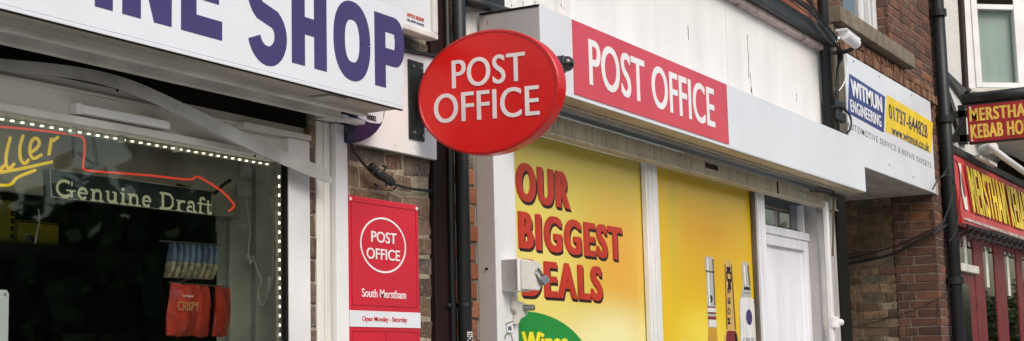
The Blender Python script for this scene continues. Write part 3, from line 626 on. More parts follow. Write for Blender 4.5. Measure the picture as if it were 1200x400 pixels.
poster_mat('poster_a', (.66, .52, .08), [(5.6, 2.0, .75, .75, (.8, .68, .2), .2), (6.4, 2.12, .62, .5, (.78, .36, .05), .1), (6.25, 1.72, .75, .25, (.85, .8, .42), .35), (5.6, 2.3, .5, .12, (.74, .62, .12), .3)])
poster_mat('poster_b', (.74, .5, .02), [(7.6, 2.3, 1.1, .34, (.56, .23, .012), -.1), (7.6, 2.1, 1.0, .3, (.62, .36, .012), 0), (7.1, 2.3, .12, .6, (.6, .44, .03), .3), (7.5, 1.75, .6, .22, (.8, .66, .08), .3)])
pa = thing('offers_poster', (6.1, 2.99, 1.7), 'yellow window poster with big red offer lettering left of the white mullion', 'poster')
MB().box(5.30, 6.775, 2.99, 2.994, .6, 2.6).build('sheet', 'poster_a', pa)
for mm, dx, dz, yy in (('deal_shadow', .012, -.010, 2.9898), ('deal_red', 0, 0, 2.9875)):
    for body, x0, z0, ww, hh in (('OUR', 5.418, 2.300, .50, .165), ('BIGGEST', 5.43, 2.100, 1.02, .158), ('DEALS', 5.448, 1.902, .77, .158)):
        if mm == 'deal_shadow':
            for k_ in range(2): text(body, (x0 + dx * (k_ + 1) / 1.6, yy + .0004 * k_, z0 + dz * (k_ + 1) / 1.6), ww, hh, mm, pa, off=.022, shift=ww / len(body) * .045, copies=4, sp=1.22, depth=.0004, name='letter_shadow')
        else: text(body, (x0, yy, z0), ww, hh, mm, pa, off=.022, shift=ww / len(body) * .045, copies=4, sp=1.22, depth=.0008)
e = [(5.47 + .62 * math.cos(a * math.pi / 36), 2.9895, 1.58 + .26 * math.sin(a * math.pi / 36)) for a in range(-36, 37)]
e = [p for p in e if p[0] > 5.30]
MB().prism([(5.30, 2.9895, 1.45)] + [p for p in reversed(e) if p[2] > 1.45] + [(6.06, 2.9895, 1.45)], (0, -.0008, 0)).build('green_ellipse', 'green', pa)
text('Wines', (5.435, 2.9886, 1.664), .42, .085, 'lemon_dark', pa, off=.05, copies=2, shift=.006, sp=1.05, depth=.0005, name='letter_shadow')
text('Wines', (5.432, 2.9878, 1.670), .42, .085, 'lemon', pa, off=.02, copies=3, shift=.004, sp=1.05)
pb = thing('bottles_poster', (7.6, 2.99, 1.7), 'yellow window poster printed with three bottle necks between mullion and door', 'poster')
MB().box(6.777, 8.345, 2.99, 2.994, .6, 2.6).build('sheet', 'poster_b', pb)
M['p_silver'] = mat('p_silver', (.5, .5, .46), .35, .25, 14, st=(8, 1, .5)); M['p_gold'] = mat('p_gold', (.62, .4, .12), .35, .2, 12, st=(6, 1, .5))
M['p_white'] = mat('p_white', (.72, .72, .7), .35, .12, 10, st=(6, 1, .6)); M['p_maroon'] = mat('p_maroon', (.2, .02, .02), .35); M['p_amber'] = mat('p_amber', (.55, .3, .03), .35)
def flat(part, m, segs, y, parent):
    """printed silhouette: list of (z, xleft, xright)"""
    l = [(a, y, z) for z, a, c in segs]; r = [(c, y, z) for z, a, c in segs]
    return MB().prism(l + r[::-1], (0, -.0006, 0)).build(part, m, parent)
X_ = lambda px, py: at(px, py, 2.99).x
Z_ = lambda px, py: at(px, py, 2.99).z
def seg(rows): return [(Z_((a + c) / 2, y), X_(a, y), X_(c, y)) for y, a, c in rows]
def tone_strip(rows, f0, f1, m, parent, y=2.98835):
    return flat('printed_tone', m, seg([(q, a + (c - a) * f0, a + (c - a) * f1) for q, a, c in rows]), y, parent)
M['p_dark'] = mat('p_dark', (.16, .14, .1), .35, .2, 12); M['p_glint'] = mat('p_glint', (.8, .8, .77), .3, .05); M['p_brown'] = mat('p_brown', (.2, .09, .02), .35, .2, 12)
b1 = flat('printed_bottle', 'p_silver', seg([(301, 826.8, 834.8), (303, 826, 835.8), (318, 826.5, 836.4), (319, 827.5, 836.0), (340, 828, 836.8), (362, 828.8, 838.5), (384, 830, 839.6)]), 2.9895, pb)
flat('label_band', 'p_white', seg([(361, 828.8, 838.5), (366, 829, 838.8)]), 2.9888, b1); flat('label_stripe', 'p_maroon', seg([(359.5, 828.8, 838.5), (361, 828.8, 838.5)]), 2.9886, b1)
flat('label_stripe', 'p_maroon', seg([(366, 829, 838.8), (368, 829.2, 838.9)]), 2.9886, b1); flat('label_stripe', 'p_maroon', seg([(371, 829.4, 839), (374.5, 829.5, 839.1)]), 2.9886, b1)
flat('collar', 'p_white', seg([(375, 830.6, 838.6), (383, 831, 838.8)]), 2.9886, b1)
flat('emblem', 'black', seg([(346, 832.2, 833.4), (349, 831.8, 834.8), (352, 833, 834.6), (355, 832, 834)]), 2.9886, b1)
flat('glass_body', 'p_amber', seg([(384, 830, 839.6), (400, 829.5, 841), (430, 826, 846)]), 2.9888, b1)
b2 = flat('printed_bottle', 'p_gold', seg([(305.5, 850.8, 855.2), (307.5, 849.2, 857), (312, 848.8, 857.6), (345, 850, 859.5), (375, 851, 861.5), (388, 851, 862.5)]), 2.9895, pb)
flat('gold_body', 'p_gold', seg([(387, 851, 862.5), (420, 842, 874)]), 2.9894, b2); flat('maroon_foil', 'p_maroon', seg([(388, 852, 862.2), (393, 851, 863), (420, 849, 867)]), 2.9884, b2)
for ch, py in (('M', 380), ('O', 368.5), ('E', 356), ('T', 345)):
    a = at(852.5, py, 2.9886); text(ch, Vector((a.x + .004, 2.9886, a.z + .002)) , .034, .05, 'black', b2, u=ZA, v=Vector((-1, 0, 0)), off=.02) if False else text(ch, (a.x + .044, 2.9886, a.z), .035, .04, 'black', b2, u=ZA, v=Vector((-1, 0, 0)), off=.01)
flat('neck_label', 'brown_board', seg([(313, 851, 856), (318, 851.5, 855.5), (319, 850.5, 857), (329, 851.5, 857.5), (331, 853, 856), (340, 852.5, 856.5)]), 2.9886, b2)
flat('neck_gap', 'p_gold', seg([(321, 852.2, 855.6), (327, 852.8, 856)]), 2.9882, b2)
b3 = flat('printed_bottle', 'p_silver', seg([(307, 871, 874.5), (309, 869.3, 876.3), (314, 868.8, 877.6), (336, 870.4, 879.3), (350, 867.5, 880.5)]), 2.9895, pb)
flat('collar', 'black', seg([(336.5, 871.5, 878.5), (340, 871.5, 878.8)]), 2.9886, b3); flat('collar', 'text_grey', seg([(343, 871, 879), (344.3, 871, 879)]), 2.9886, b3)
flat('white_body', 'p_white', seg([(349, 869.5, 881), (352, 866.8, 884), (356, 866, 885.6), (400, 867.3, 888.2), (430, 868.5, 889.8)]), 2.9889, b3)
cx_, cz_ = X_(877.5, 372), Z_(877.5, 372)
MB().prism([(cx_ + .05 * math.cos(a * .2618), 2.9884, cz_ + .045 * math.sin(a * .2618)) for a in range(24)], (0, -.0005, 0)).build('oval_label', 'purple', b3)
a = at(871, 400.5, 2.988); text('CIROC', (a.x, 2.9884, a.z), .19, .022, 'text_grey', b3, off=.01)
tone_strip([(304, 826, 835.8), (318, 826.5, 836.4), (358, 828.7, 838.2)], .84, 1, 'p_dark', b1); tone_strip([(304, 826, 835.8), (318, 826.5, 836.4), (358, 828.7, 838.2)], .22, .36, 'p_glint', b1)
tone_strip([(317.5, 826.5, 836.4), (319.5, 827, 836.4)], 0, 1, 'p_dark', b1)
tone_strip([(310, 848.9, 857.3), (345, 850, 859.5), (386, 851, 862.4)], .86, 1, 'p_brown', b2); tone_strip([(310, 848.9, 857.3), (345, 850, 859.5), (386, 851, 862.4)], 0, .1, 'p_brown', b2)
tone_strip([(391, 851.3, 862.8), (420, 849, 867)], .8, 1, 'slot', b2)
tone_strip([(311, 869, 877), (335, 870.4, 879.2)], .8, 1, 'p_dark', b3); tone_strip([(311, 869, 877), (335, 870.4, 879.2)], .25, .42, 'p_glint', b3)
tone_strip([(353, 866.6, 884.4), (357, 866, 885.6), (400, 867.3, 888.2), (430, 868.5, 889.8)], .9, 1, 'p_dark', b3); tone_strip([(353, 866.6, 884.4), (357, 866, 885.6), (400, 867.3, 888.2), (430, 868.5, 889.8)], 0, .05, 'p_silver', b3)
a = at(803, 400, 2.98); MB().prism([(a.x + .1 * math.cos(t_ * .2618), 2.9895, a.z - .07 + .075 * math.sin(t_ * .2618)) for t_ in range(24)], (0, -.0006, 0)).build('printed_stopper', 'p_silver', pb)

# locks on the jamb
lk = thing('lock_box', (5.15, 2.88, 1.96), 'grey steel box with rounded white cover bolted on the window jamb', 'lock box')
za, zb = 1.908, 2.034
MB().box(5.152, 5.26, 2.842, 2.913, za, zb).build('case', 'upvc', lk, .003)
MB().box(5.149, 5.152, 2.846, 2.925, za + .002, zb - .002).build('side_plate', 'box_grey', lk)
MB().box(5.145, 5.19, 2.838, 2.842, za + .0, zb - .0).build('dark_seam', 'upvc', lk)
b = MB(); pl = [(5.165, za + .004), (5.30, za + .004), (5.325, za + .02), (5.333, za + .06), (5.325, zb - .02), (5.30, zb - .004), (5.165, zb - .004)]
b.prism([(p, 2.838, q) for p, q in pl], (0, -.012, 0)).build('cover', 'old_white', lk, .004)
pk = thing('padlock', (5.33, 2.83, 1.95), 'small dark padlock hanging from the white lock box cover', 'padlock')
a = at(634, 331, 2.82)
MB().tube(smooth_path([at(628, 318, 2.825), at(630, 315, 2.822), at(633, 318, 2.82), at(636, 323, 2.82)], 4), .004, 8).tube([at(627, 319, 2.825), at(631, 327, 2.82)], .004, 8).build('shackle', 'steel', pk, smooth=True)
MB().obox(at(629, 328, 2.825), at(636, 322.5, 2.825) - at(629, 328, 2.825), at(634, 335, 2.825) - at(629, 328, 2.825), (0, -.02, 0)).build('body', 'text_grey', pk, .004)
kl = thing('shutter_lock', (5.25, 2.9, 1.85), 'round steel shutter lock with broken white casing below the lock box', 'lock')
b = MB().prism([at(x, y, 2.912) for x, y in ((599, 348), (603, 353), (612, 356), (617, 360), (613, 370), (606, 374), (603, 381), (600, 380), (602, 368), (598, 362))], (0, -.018, 0))
b.build('broken_casing', 'old_white', kl, .002)
p0 = at(612, 361, 2.90); MB().tube([p0, p0 + Vector((.02, -.045, 0))], .0125, 16).build('barrel', 'steel', kl, smooth=False)
p1 = p0 + Vector((.02, -.045, 0)); MB().tube([p1, p1 + Vector((.001, -.002, 0))], .008, 12).build('keyhole', 'slot', kl)
st = thing('sticker', (5.3, 2.944, 1.75), 'torn blue and white sticker on the window jamb under the shutter lock', 'sticker')
MB().prism([at(x, y, 2.911) for x, y in ((593, 378), (601, 374), (602, 390), (594, 390))], (0, -.0008, 0)).build('paper', 'ghost', st)
MB().prism([at(x, y, 2.91) for x, y in ((595, 383), (599, 382), (599.5, 387), (595.5, 387.5))], (0, -.0008, 0)).build('blue_print', 'neonblue' if False else 'blue_sticker' if 'blue_sticker' in M else 'pack_blue', st)
MB().tube(smooth_path([at(x, y, 2.909) for x, y in ((592, 398), (593, 392), (598, 391), (600, 396), (601, 400))], 3), .0015, 5).tube([at(593, 380, 2.909), at(602, 376, 2.909)], .0015, 5).build('black_line', 'black', st)

# fascia
fa = thing('fascia_sign', (7.2, 2.69, 2.7), 'long white fascia box with a red panel and white lettering above the posters', 'sign')
MB().box(5.115, 9.62, 2.69, 2.97, 2.706, 3.03).box(5.112, 9.62, 2.688, 2.692, 2.694, 2.706).build('box', 'sign_white', fa, .002)
MB().box(5.1115, 5.115, 2.694, 2.965, 2.706, 3.022).build('shaded_end', 'fascia_shade', fa)  # thin grey sheet painting the shaded end of the white box
MB().box(5.108, 5.14, 2.694, 2.966, 3.024, 3.032).build('end_capping', 'brown_board', fa)
MB().box(5.392, 7.14, 2.686, 2.69, 2.713, 3.024).build('red_panel', 'po_red', fa)
MB().box(7.142, 9.618, 2.687, 2.69, 2.70, 3.026).build('white_panel', 'sign_white', fa)
a0 = at(691, 105, 2.686); a1 = at(838, 148, 2.686)
text('POST OFFICE', (a0.x, 2.686, 2.772), a1.x - a0.x + .0, .20, 'letter_white', fa, off=.006, shift=.006, copies=2, sp=1.02)
b = MB()
for zz in (2.75, 2.80, 2.86, 2.93, 2.98): b.obox((5.1105, 2.925, zz), (.0008, 0, 0), (0, .004, 0), (0, .001, .018))
b.build('rust_run', 'brick_plain' if 'brick_plain' in M else 'apple_red', fa)
dm = thing('dome_camera', (5.26, 2.66, 2.81), 'shiny black dome camera on the fascia beside the red oval sign', 'camera')
bm = bmesh.new(); bmesh.ops.create_uvsphere(bm, u_segments=24, v_segments=16, radius=.032)
b = MB(); b.add([v.co + Vector((5.262, 2.655, 2.812)) for v in bm.verts], [tuple(v.index for v in f.verts) for f in bm.faces]); bm.free(); b.build('dome', 'black_gloss', dm, smooth=True)
MB().tube([(5.262, 2.664, 2.812), (5.262, 2.69, 2.812)], .036, 20).build('base', 'black', dm, .002)

# oval sign hanging across the pavement
ov = thing('oval_sign', (4.62, 2.64, 2.6), 'glossy red oval hanging sign with two rows of white letters', 'sign')
UY = Vector((0, -1, 0)); cen = Vector((4.61, 2.648, 2.597))
def ellip(rx, rz, x, n=72, tilt=0): return [Vector((x, cen.y - rx * math.cos(a * 2 * math.pi / n), cen.z + rz * math.sin(a * 2 * math.pi / n))) for a in range(n)]
R1 = [ellip(.292, .2245, 4.600), ellip(.296, .228, 4.604), ellip(.296, .228, 4.655), ellip(.292, .2245, 4.66)]
b = MB(); n_ = 72; fs = [tuple(range(n_)), tuple(range(3 * n_, 4 * n_))]
for k_ in range(3): fs += [(k_ * n_ + i, k_ * n_ + (i + 1) % n_, (k_ + 1) * n_ + (i + 1) % n_, (k_ + 1) * n_ + i) for i in range(n_)]
b.add([v for r_ in R1 for v in r_], fs).build('disc', 'oval_red', ov)
b = MB(); A = ellip(.293, .2255, 4.599); B = ellip(.285, .2185, 4.5975); Cc = ellip(.283, .2165, 4.5998)
b.add(A + B + Cc, [(i, (i + 1) % n_, (i + 1) % n_ + n_, i + n_) for i in range(n_)] + [(i + n_, (i + 1) % n_ + n_, (i + 1) % n_ + 2 * n_, i + 2 * n_) for i in range(n_)]).build('rim', 'rim_red', ov)
def ovt(body, pl, pr, h):
    a = atx(*pl, 4.5995); c = atx(*pr, 4.5995)
    u_ = (c - a); u_.x = 0; wd = u_.length; u_.normalize(); v_ = Vector((1, 0, 0)).cross(u_) * -1
    v_ = ZA if v_.z > 0 else ZA
    text(body, a, wd, h, 'letter_pale', ov, u=u_, v=v_, off=.0, shift=.0035, copies=2, sp=1.02, depth=.002)
ovt('POST', (530, 104.5), (616, 94.5), .106); ovt('OFFICE', (509, 145.5), (632.5, 135), .109)
MB().box(4.615, 4.64, 2.9, 2.945, 2.50, 2.70).box(4.615, 4.64, 2.6, 2.92, 2.66, 2.69).box(4.615, 4.64, 2.6, 2.92, 2.52, 2.55).build('bracket', 'black', ov)

# upper front of the post office
brick_wall('side_brick', (4.925, 2.992, 2.95), XA, .2, .1, 'brick_tan', 'mortar', po)
MB().box(5.0, 6.0, 2.985, 3.02, 2.9, 3.6).build('peeling_render', 'peeling', po)
MB().box(5.9, 7.868, 2.95, 2.99, 2.95, 3.668).build('render_board', 'render_white', po)
MB().box(7.874, 9.69, 2.95, 2.99, 2.95, 3.668).build('render_board', 'render_white', po)
MB().box(7.86, 7.88, 2.96, 2.985, 2.95, 3.66).build('board_joint', 'slot', po)
b = MB(); g = random.Random(3)
for (x0, z0, ln) in ((8.22, 3.52, .26), (8.24, 3.30, .12), (9.08, 3.3, .05), (7.3, 3.4, .08)):
    pts_ = [Vector((x0 + g.uniform(-.006, .006), 2.9497, z0 - i * ln / 6)) for i in range(7)]; b.tube(pts_, [.0015 + .0015 * g.random() for _ in pts_], 5)
b.prism([(8.23, 2.9495, 3.19), (8.26, 2.9495, 3.17), (8.25, 2.9495, 3.215)], (0, -.001, 0)).build('crack', 'timber', po)
MB().box(5.9, 9.71, 2.90, 2.99, 3.662, 3.700).build('drip_trim', 'pink_trim', po, .004)
MB().box(5.9, 9.71, 2.86, 3.0, 3.700, 3.80).build('flashing', 'lead', po, .01)
MB().box(9.69, 9.75, 2.91, 3.0, 2.95, 3.72).build('dark_edge', 'lead', po, .01)
brick_wall('upper_brick', (5.9, 3.0, 3.80), XA, 3.92, .9, 'brick_orange', 'mortar_dark', po, lost=.04)
g = random.Random(5); b = MB()
for dy, dz, r in ((.0, .05, .010), (-.02, .02, .008), (-.03, .0, .012), (0, .09, .007), (-.02, .07, .006), (-.035, -.02, .006)):
    pts_ = []
    for i in range(12):
        x = 7.6 + i * (9.70 - 7.6) / 11; pts_.append(Vector((x, 2.85 + dy, 3.80 + dz + .09 * (1 - i / 11) ** 2 - (.05 if i > 8 else 0) * (i - 8) + g.uniform(-.008, .008))))
    pts_ += [Vector((9.73 + dy * .6, 2.86, 3.55)), Vector((9.72 + dy, 2.87, 3.35)), Vector((9.72 + dy * .3, 2.875, 3.08))]
    b.tube(smooth_path(pts_, 4), r * .7, 6)
tag(b.build('cable_bundle', 'black', smooth=True), 'bundle of black cables draped over the flashing above the white render board', 'cables')
# black bay and gutter next to the drainpipe
bc = thing('gutter', (5.0, 2.9, 3.0), 'black overhanging gutter end with peeling edge right of the thick drainpipe', 'gutter')
MB().obox(at(546, 6, 2.96), at(592, 12, 2.96) - at(546, 6, 2.96), (0, 0, .2), (0, .05, 0)).build('board', 'black', bc, .004)
MB().tube([at(546, 0, 2.93), at(600, 16, 2.93)], .02, 12).build('pipe', 'black', bc, smooth=True)

p1_ = thing('narrow_drainpipe', (9.69, 2.91, 2.9), 'black drainpipe at the right end of the white render board', 'drainpipe')
c0 = at(966, 40, 2.90); MB().tube([(c0.x, 2.90, 2.95), (c0.x, 2.90, 5.2)], .036, 16).build('pipe', 'pipe_black', p1_, smooth=True)
wp = thing('white_conduit', (9.66, 2.86, 0), 'thin white conduit with a joint standing beside the white door', 'conduit')
c1 = at(972.5, 300, 2.87); MB().box(c1.x - .045, c1.x + .0, 2.86, 2.89, 0, 2.62).build('pipe', 'upvc', wp, .006)
zj = at(978, 378, 2.87).z
MB().tube([(c1.x - .02, 2.86, zj - .035), (c1.x - .02, 2.86, zj + .035)], .033, 12).tube([(c1.x - .02, 2.86, zj), (c1.x + .07, 2.84, zj)], .022, 12).build('joint', 'upvc', wp, .004)
MB().tube(smooth_path([at(x, y, 2.84) for x, y in ((955, 221), (968, 222), (978, 226), (981, 233), (974, 230))], 4), .006, 6).tube(smooth_path([at(x, y, 2.85) for x, y in ((950, 224), (965, 226), (976, 229), (977, 240), (976, 300))], 4), .008, 6).build('rusty_wire', 'timber', wp)

# ================================================================== ENGINEERING BUILDING (passage)
en = thing('passage_building', (11.5, 3.0, 0), 'red brick house over an open passage with old mixed brick side wall', 'building')
PX = 12.80
brick_wall('passage_wall', (PX, 5.6, 0), (0, -1, 0), 2.24, 3.0, 'brick_passage', 'mortar_dark', en, jit=.02, lost=.1, mortar_in=.004, flemish=False, bl=.2)
brick_wall('pier', (PX - .004, 3.36, 0), (0, -1, 0), .36, 3.0, 'brick_red', 'mortar_pale', en, mname='pier_mortar')
brick_wall('pier_front', (PX - .004, 3.0, 0), XA, .46, 3.0, 'brick_red', 'mortar_pale', en, mname='pier_mortar')
MB().box(9.9, 12.92, 2.985, 5.6, 2.993, 3.12).build('passage_ceiling', 'soffit', en)
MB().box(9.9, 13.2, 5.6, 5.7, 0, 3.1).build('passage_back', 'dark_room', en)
MB().box(9.9, 12.75, 2.985, 3.0, 3.0, 3.8).build('board_backing', 'timber', en)
brick_wall('upper_wall_under_window', (9.82, 3.0, 3.765), XA, 1.84, .33, 'brick_red', 'mortar_dark', en, lost=.05)
brick_wall('upper_wall', (11.66, 3.0, 3.0), XA, 1.58, 2.2, 'brick_red', 'mortar_pale', en)
brick_wall('upper_wall', (9.82, 3.0, 4.095), XA, .60, 1.2, 'brick_red', 'mortar_pale', en)
brick_wall('window_reveal', (11.655, 3.14, 4.095), (0, -1, 0), .14, 1.1, 'brick_red', 'mortar_pale', en)
b = MB(); tn = []
g = random.Random(9)
for r_, (zz, hh, pr) in enumerate(((3.772, .075, .05), (3.855, .06, .035))):
    x = 9.9
    while x < 12.9:
        wd = g.uniform(.05, .075); b.box(x, x + wd - .012, 3.0 - pr - g.uniform(0, .012), 3.0, zz + g.uniform(0, .008), zz + hh); tn += [g.random()] * 6; x += wd
b.build('dentil_course', 'brick_dentil', en, .006, tone=tn)
MB().box(9.99, 12.02, 2.895, 3.06, 3.94, 4.055).build('window_sill', 'concrete', en, .006)
wn = MB().box(10.42, 10.50, 3.09, 3.14, 4.06, 5.2).box(11.56, 11.655, 3.09, 3.14, 4.06, 5.2).box(11.22, 11.30, 3.09, 3.14, 4.06, 5.2).box(10.5, 11.56, 3.09, 3.14, 4.06, 4.12).box(11.40, 11.44, 3.08, 3.14, 4.06, 5.2).build('window_frame', 'upvc', en, .004)
MB().box(10.5, 11.22, 3.115, 3.12, 4.12, 5.2).box(11.30, 11.40, 3.115, 3.12, 4.12, 5.2).build('glass', 'glass_side', wn)
MB().box(10.4, 11.7, 3.22, 3.24, 4.0, 5.3).build('blind', 'curtain', wn)
MB().box(9.97, 10.205, 2.956, 2.99, 2.9, 3.93).build('timber_post', 'timber', en, .005)

es = thing('engineering_sign', (11.4, 2.95, 3.0), 'white board sign with blue and yellow panels above the open passage', 'sign')
MB().box(10.215, 12.69, 2.95, 2.972, 2.984, 3.768).build('board', 'sign_white', es, .003)
def quadp(pl, Y, m, nm, par, d=-.002): return MB().prism([at(x, y, Y) for x, y in pl], (0, d, 0)).build(nm, m, par)
quadp([(995, 86.5), (1037, 113.5), (1035.5, 155.5), (993.5, 132.5)], 2.95, 'blue_sign', 'blue_panel', es)
quadp([(1039, 111), (1093, 144), (1091, 180), (1037, 153.5)], 2.95, 'yellow_sign', 'yellow_panel', es)
def ft(body, bl, br, tl, Y, m, par, **k):
    a = at(*bl, Y); c = at(*br, Y); d = at(*tl, Y); u_ = c - a; u_.y = 0; wd = u_.length; u_.normalize()
    return text(body, a, wd, abs(d.z - a.z), m, par, u=u_, v=ZA, **k)
ft('WITMUN', (997.5, 111.5), (1034, 132.5), (997, 92.5), 2.948, 'letter_white', es, off=.012, shift=.006, copies=3, sp=1.1)
ft('ENGINEERING', (996.8, 130.5), (1033, 149.5), (997, 116.5), 2.948, 'letter_white', es, off=.008, shift=.004, copies=2, sp=1.12)
ft('01737-644828', (1042, 139), (1087, 163), (1041.5, 121.5), 2.948, 'text_navy', es, off=.008, shift=.004, copies=2, sp=1.08)
ft('www.witmun.co.uk', (1045, 157.5), (1089, 178.5), (1044, 146), 2.948, 'text_navy', es, off=.006, shift=.003, copies=2, sp=1.04)
ft('AUTOMOTIVE SERVICE & REPAIR EXPERTS', (993, 150), (1091, 197.5), (993, 142.5), 2.95, 'text_grey', es, sp=1.25, off=.005)
for px, py in ((1000, 72), (1030, 90), (1068, 112), (1006, 172), (1042, 193), (1070, 208)):
    p = at(px, py, 2.95); MB().tube([p, p + Vector((0, -.004, 0))], .008, 8).build('screw', 'text_grey', es)

cc = thing('security_camera', (9.9, 2.85, 3.7), 'white bullet security camera on a black arm under the stone sill', 'camera')
u_ = at(1004, 52, 2.72) - at(989, 38, 2.70)
MB().tube([at(989, 40, 2.70), at(1003, 51.5, 2.70)], .036, 16).build('body', 'upvc', cc, .004)
MB().obox(at(987, 35.5, 2.70) + Vector((0, -.03, .0)), at(1003.5, 48, 2.70) - at(987, 35.5, 2.70), (0, .075, 0), (0, 0, .012)).build('sun_shield', 'upvc', cc, .003)
MB().tube([at(1003, 51, 2.70), at(1004.5, 52.3, 2.70)], .036, 14).build('lens', 'slot', cc)
MB().tube([at(974, 63, 2.93), at(990, 61, 2.78), at(999, 58, 2.72)], .014, 8).build('arm', 'black', cc)
MB().tube(smooth_path([at(x, y, 2.9) for x, y in ((990, 62), (993, 75), (991, 92), (986, 103), (980, 108), (977, 102))], 4), .004, 6).tube(smooth_path([at(x, y, 2.88) for x, y in ((986, 40), (982, 46), (979, 55), (984, 62), (990, 60))], 4), .008, 6).build('lead', 'cable_white', cc)
jb = thing('junction_box', (9.9, 2.9, 3.2), 'small black cable box on the timber post beside the blue lettered board', 'box')
a = at(974, 152, 2.9); c = at(984, 130, 2.9)
MB().box(a.x, c.x, 2.86, 2.91, 3.20, 3.34).build('case', 'black', jb, .004)
MB().tube([(a.x + .16, 2.86, 3.27), (a.x + .16, 2.855, 3.27)], .012, 8).tube([(a.x + .20, 2.86, 3.27), (a.x + .20, 2.855, 3.27)], .012, 8).build('screw', 'alu_light', jb)
MB().tube(smooth_path([at(x, y, 2.85) for x, y in ((975, 125), (986, 126), (996, 136), (997, 150), (990, 157), (982, 152))], 5), .007, 6).tube(smooth_path([at(x, y, 2.84) for x, y in ((978, 122), (990, 127), (998, 142), (994, 156))], 5), .003, 6).build('lead', 'black', jb)
b = MB()
for dz, r, sg_ in ((0, .010, .10), (.045, .007, .05), (.02, .005, .14), (-.55, .004, .03)):
    b.tube(smooth_path([Vector((PX - .035, 5.2, 2.44 + dz)), Vector((PX - .035, 4.4, 2.40 + dz + .02)), Vector((PX - .04, 3.85, 2.43 + dz)), Vector((PX - .05, 3.4, 2.52 + dz - sg_ * .3)), Vector((PX - .05, 3.12, 2.60 + dz)), Vector((PX - .02, 2.965, 2.68 + dz)), Vector((PX + .2, 2.95, 2.74 + dz))], 5), r, 6)
tag(b.build('wall_cables', 'black', smooth=True), 'thick black cables running along the brick side wall of the passage', 'cables')

# ================================================================== KEBAB HOUSE
kb = thing('kebab_building', (15, 3.0, 0), 'white pebbledash house with black timbers, bay window and dark red shop front', 'building')
MB().box(13.24, 20, 3.0, 3.3, 2.78, 7).build('wall', 'pebble_white', kb)
kp = thing('tall_drainpipe', (13.0, 2.93, 0), 'tall dark drainpipe between the brick pier and the white pebbledash wall', 'drainpipe')
a = at(1100.2, 30, 2.93); MB().tube([(a.x, 2.93, 0), (a.x, 2.93, 6)], .055, 16).build('pipe', 'pipe_black', kp, smooth=True)
for py in (20, 140, 330): z = at(1100, py, 2.93).z; MB().tube([(a.x, 2.93, z), (a.x, 2.93, z + .06)], .074, 16).build('collar', 'pipe_black', kp)
MB().tube([(a.x + .17, 2.96, 3.6), (a.x + .17, 2.96, 6)], .03, 10).build('thin_pipe', 'pipe_black', kp, smooth=True)
for x_, pl in enumerate(([(1122, -5), (1125.5, -5), (1132, 118), (1128.5, 118)], [(1106, 84), (1108, 93), (1133, 128), (1133, 110)], [(1106, 108), (1109, 108), (1131, 170), (1124, 170)])):
    MB().prism([at(x, y, 2.998) for x, y in pl], (0, -.035, 0)).build('timber', 'black' if x_ != 0 else 'brown_board', kb, .003)
# canted bay
A0 = at(1132, 60, 3.0); A0.z = 0; d50 = Vector((math.cos(math.radians(50)), -math.sin(math.radians(50)), 0)); nb = Vector((-d50.y * -1, 0, 0)); nb = Vector((d50.y, -d50.x, 0))
def bay(s0, s1, z0, z1, t0, t1, name, m, bev=.004, par=None):
    o = A0 + d50 * s0 + nb * t0 + ZA * z0
    return MB().obox(o, d50 * (s1 - s0), ZA * (z1 - z0), nb * (t1 - t0)).build(name, m, par or kb, bev)
def sz(px, py):   # point on bay facet: distance along, height
    r = ray(px, py); t_ = (A0 - EYE).dot(nb) / r.dot(nb); p = EYE + r * t_; return (p - A0).dot(d50), p.z
s_a, zt = sz(1141.5, 9); s_b, zbm = sz(1196, 103); s_f = sz(1148, 60)[0]; s_g = sz(1190.5, 60)[0]
zs = sz(1165, 103)[1]; zh = sz(1165, 9)[1]; s_l = sz(1141, 60)[0]; s_r = sz(1197, 60)[0]
bay(0, s_l, zs - .35, 6, -.12, 0, 'bay_panel', 'upvc'); bay(s_l, s_r + .3, zs - .35, zs - .02, -.12, 0, 'bay_apron', 'upvc'); bay(s_r, s_r + .35, zs - .02, 6, -.12, 0, 'bay_post', 'upvc')
fr = bay(s_l, s_f, zs, zh + .1, -.06, .012, 'bay_window_frame', 'upvc')
bay(s_g, s_r, zs, zh + .1, -.06, .012, 'stile', 'upvc', par=fr); bay(s_f, s_g, zs, zs + .05, -.06, .01, 'bottom_rail', 'upvc', par=fr); bay(s_f, s_g, zh - .02, zh + .03, -.06, .01, 'top_rail', 'upvc', par=fr); bay(s_l, s_r, zh + .1, zh + .5, -.06, .0, 'top_rail', 'upvc', par=fr)
bay(s_l + .03, s_r - .03, zh + .03, zh + .1, -.02, .004, 'shadow_gap', 'slot', 0, par=fr)
bay(s_f, s_g, zs + .05, zh - .02, -.03, -.025, 'pane', 'glass', 0, par=fr); bay(s_f - .05, s_g + .05, zs, zh, -.10, -.08, 'curtain', 'curtain', 0, par=fr)
bay(-.02, s_r + .4, zs - .05, zs - .012, -.1, .05, 'bay_sill', 'sill_stone')
E0 = A0 + d50 * (s_r + .35)
MB().box(E0.x, 20, E0.y, 3.0, 3.72, 7).build('bay_front', 'upvc', kb)
MB().prism([(A0.x, 2.98, 3.70), (E0.x, E0.y - .02, 3.70), (20, E0.y - .02, 3.70), (20, 2.98, 3.70)], (0, 0, .1)).build('bay_base', 'sill_stone', kb)
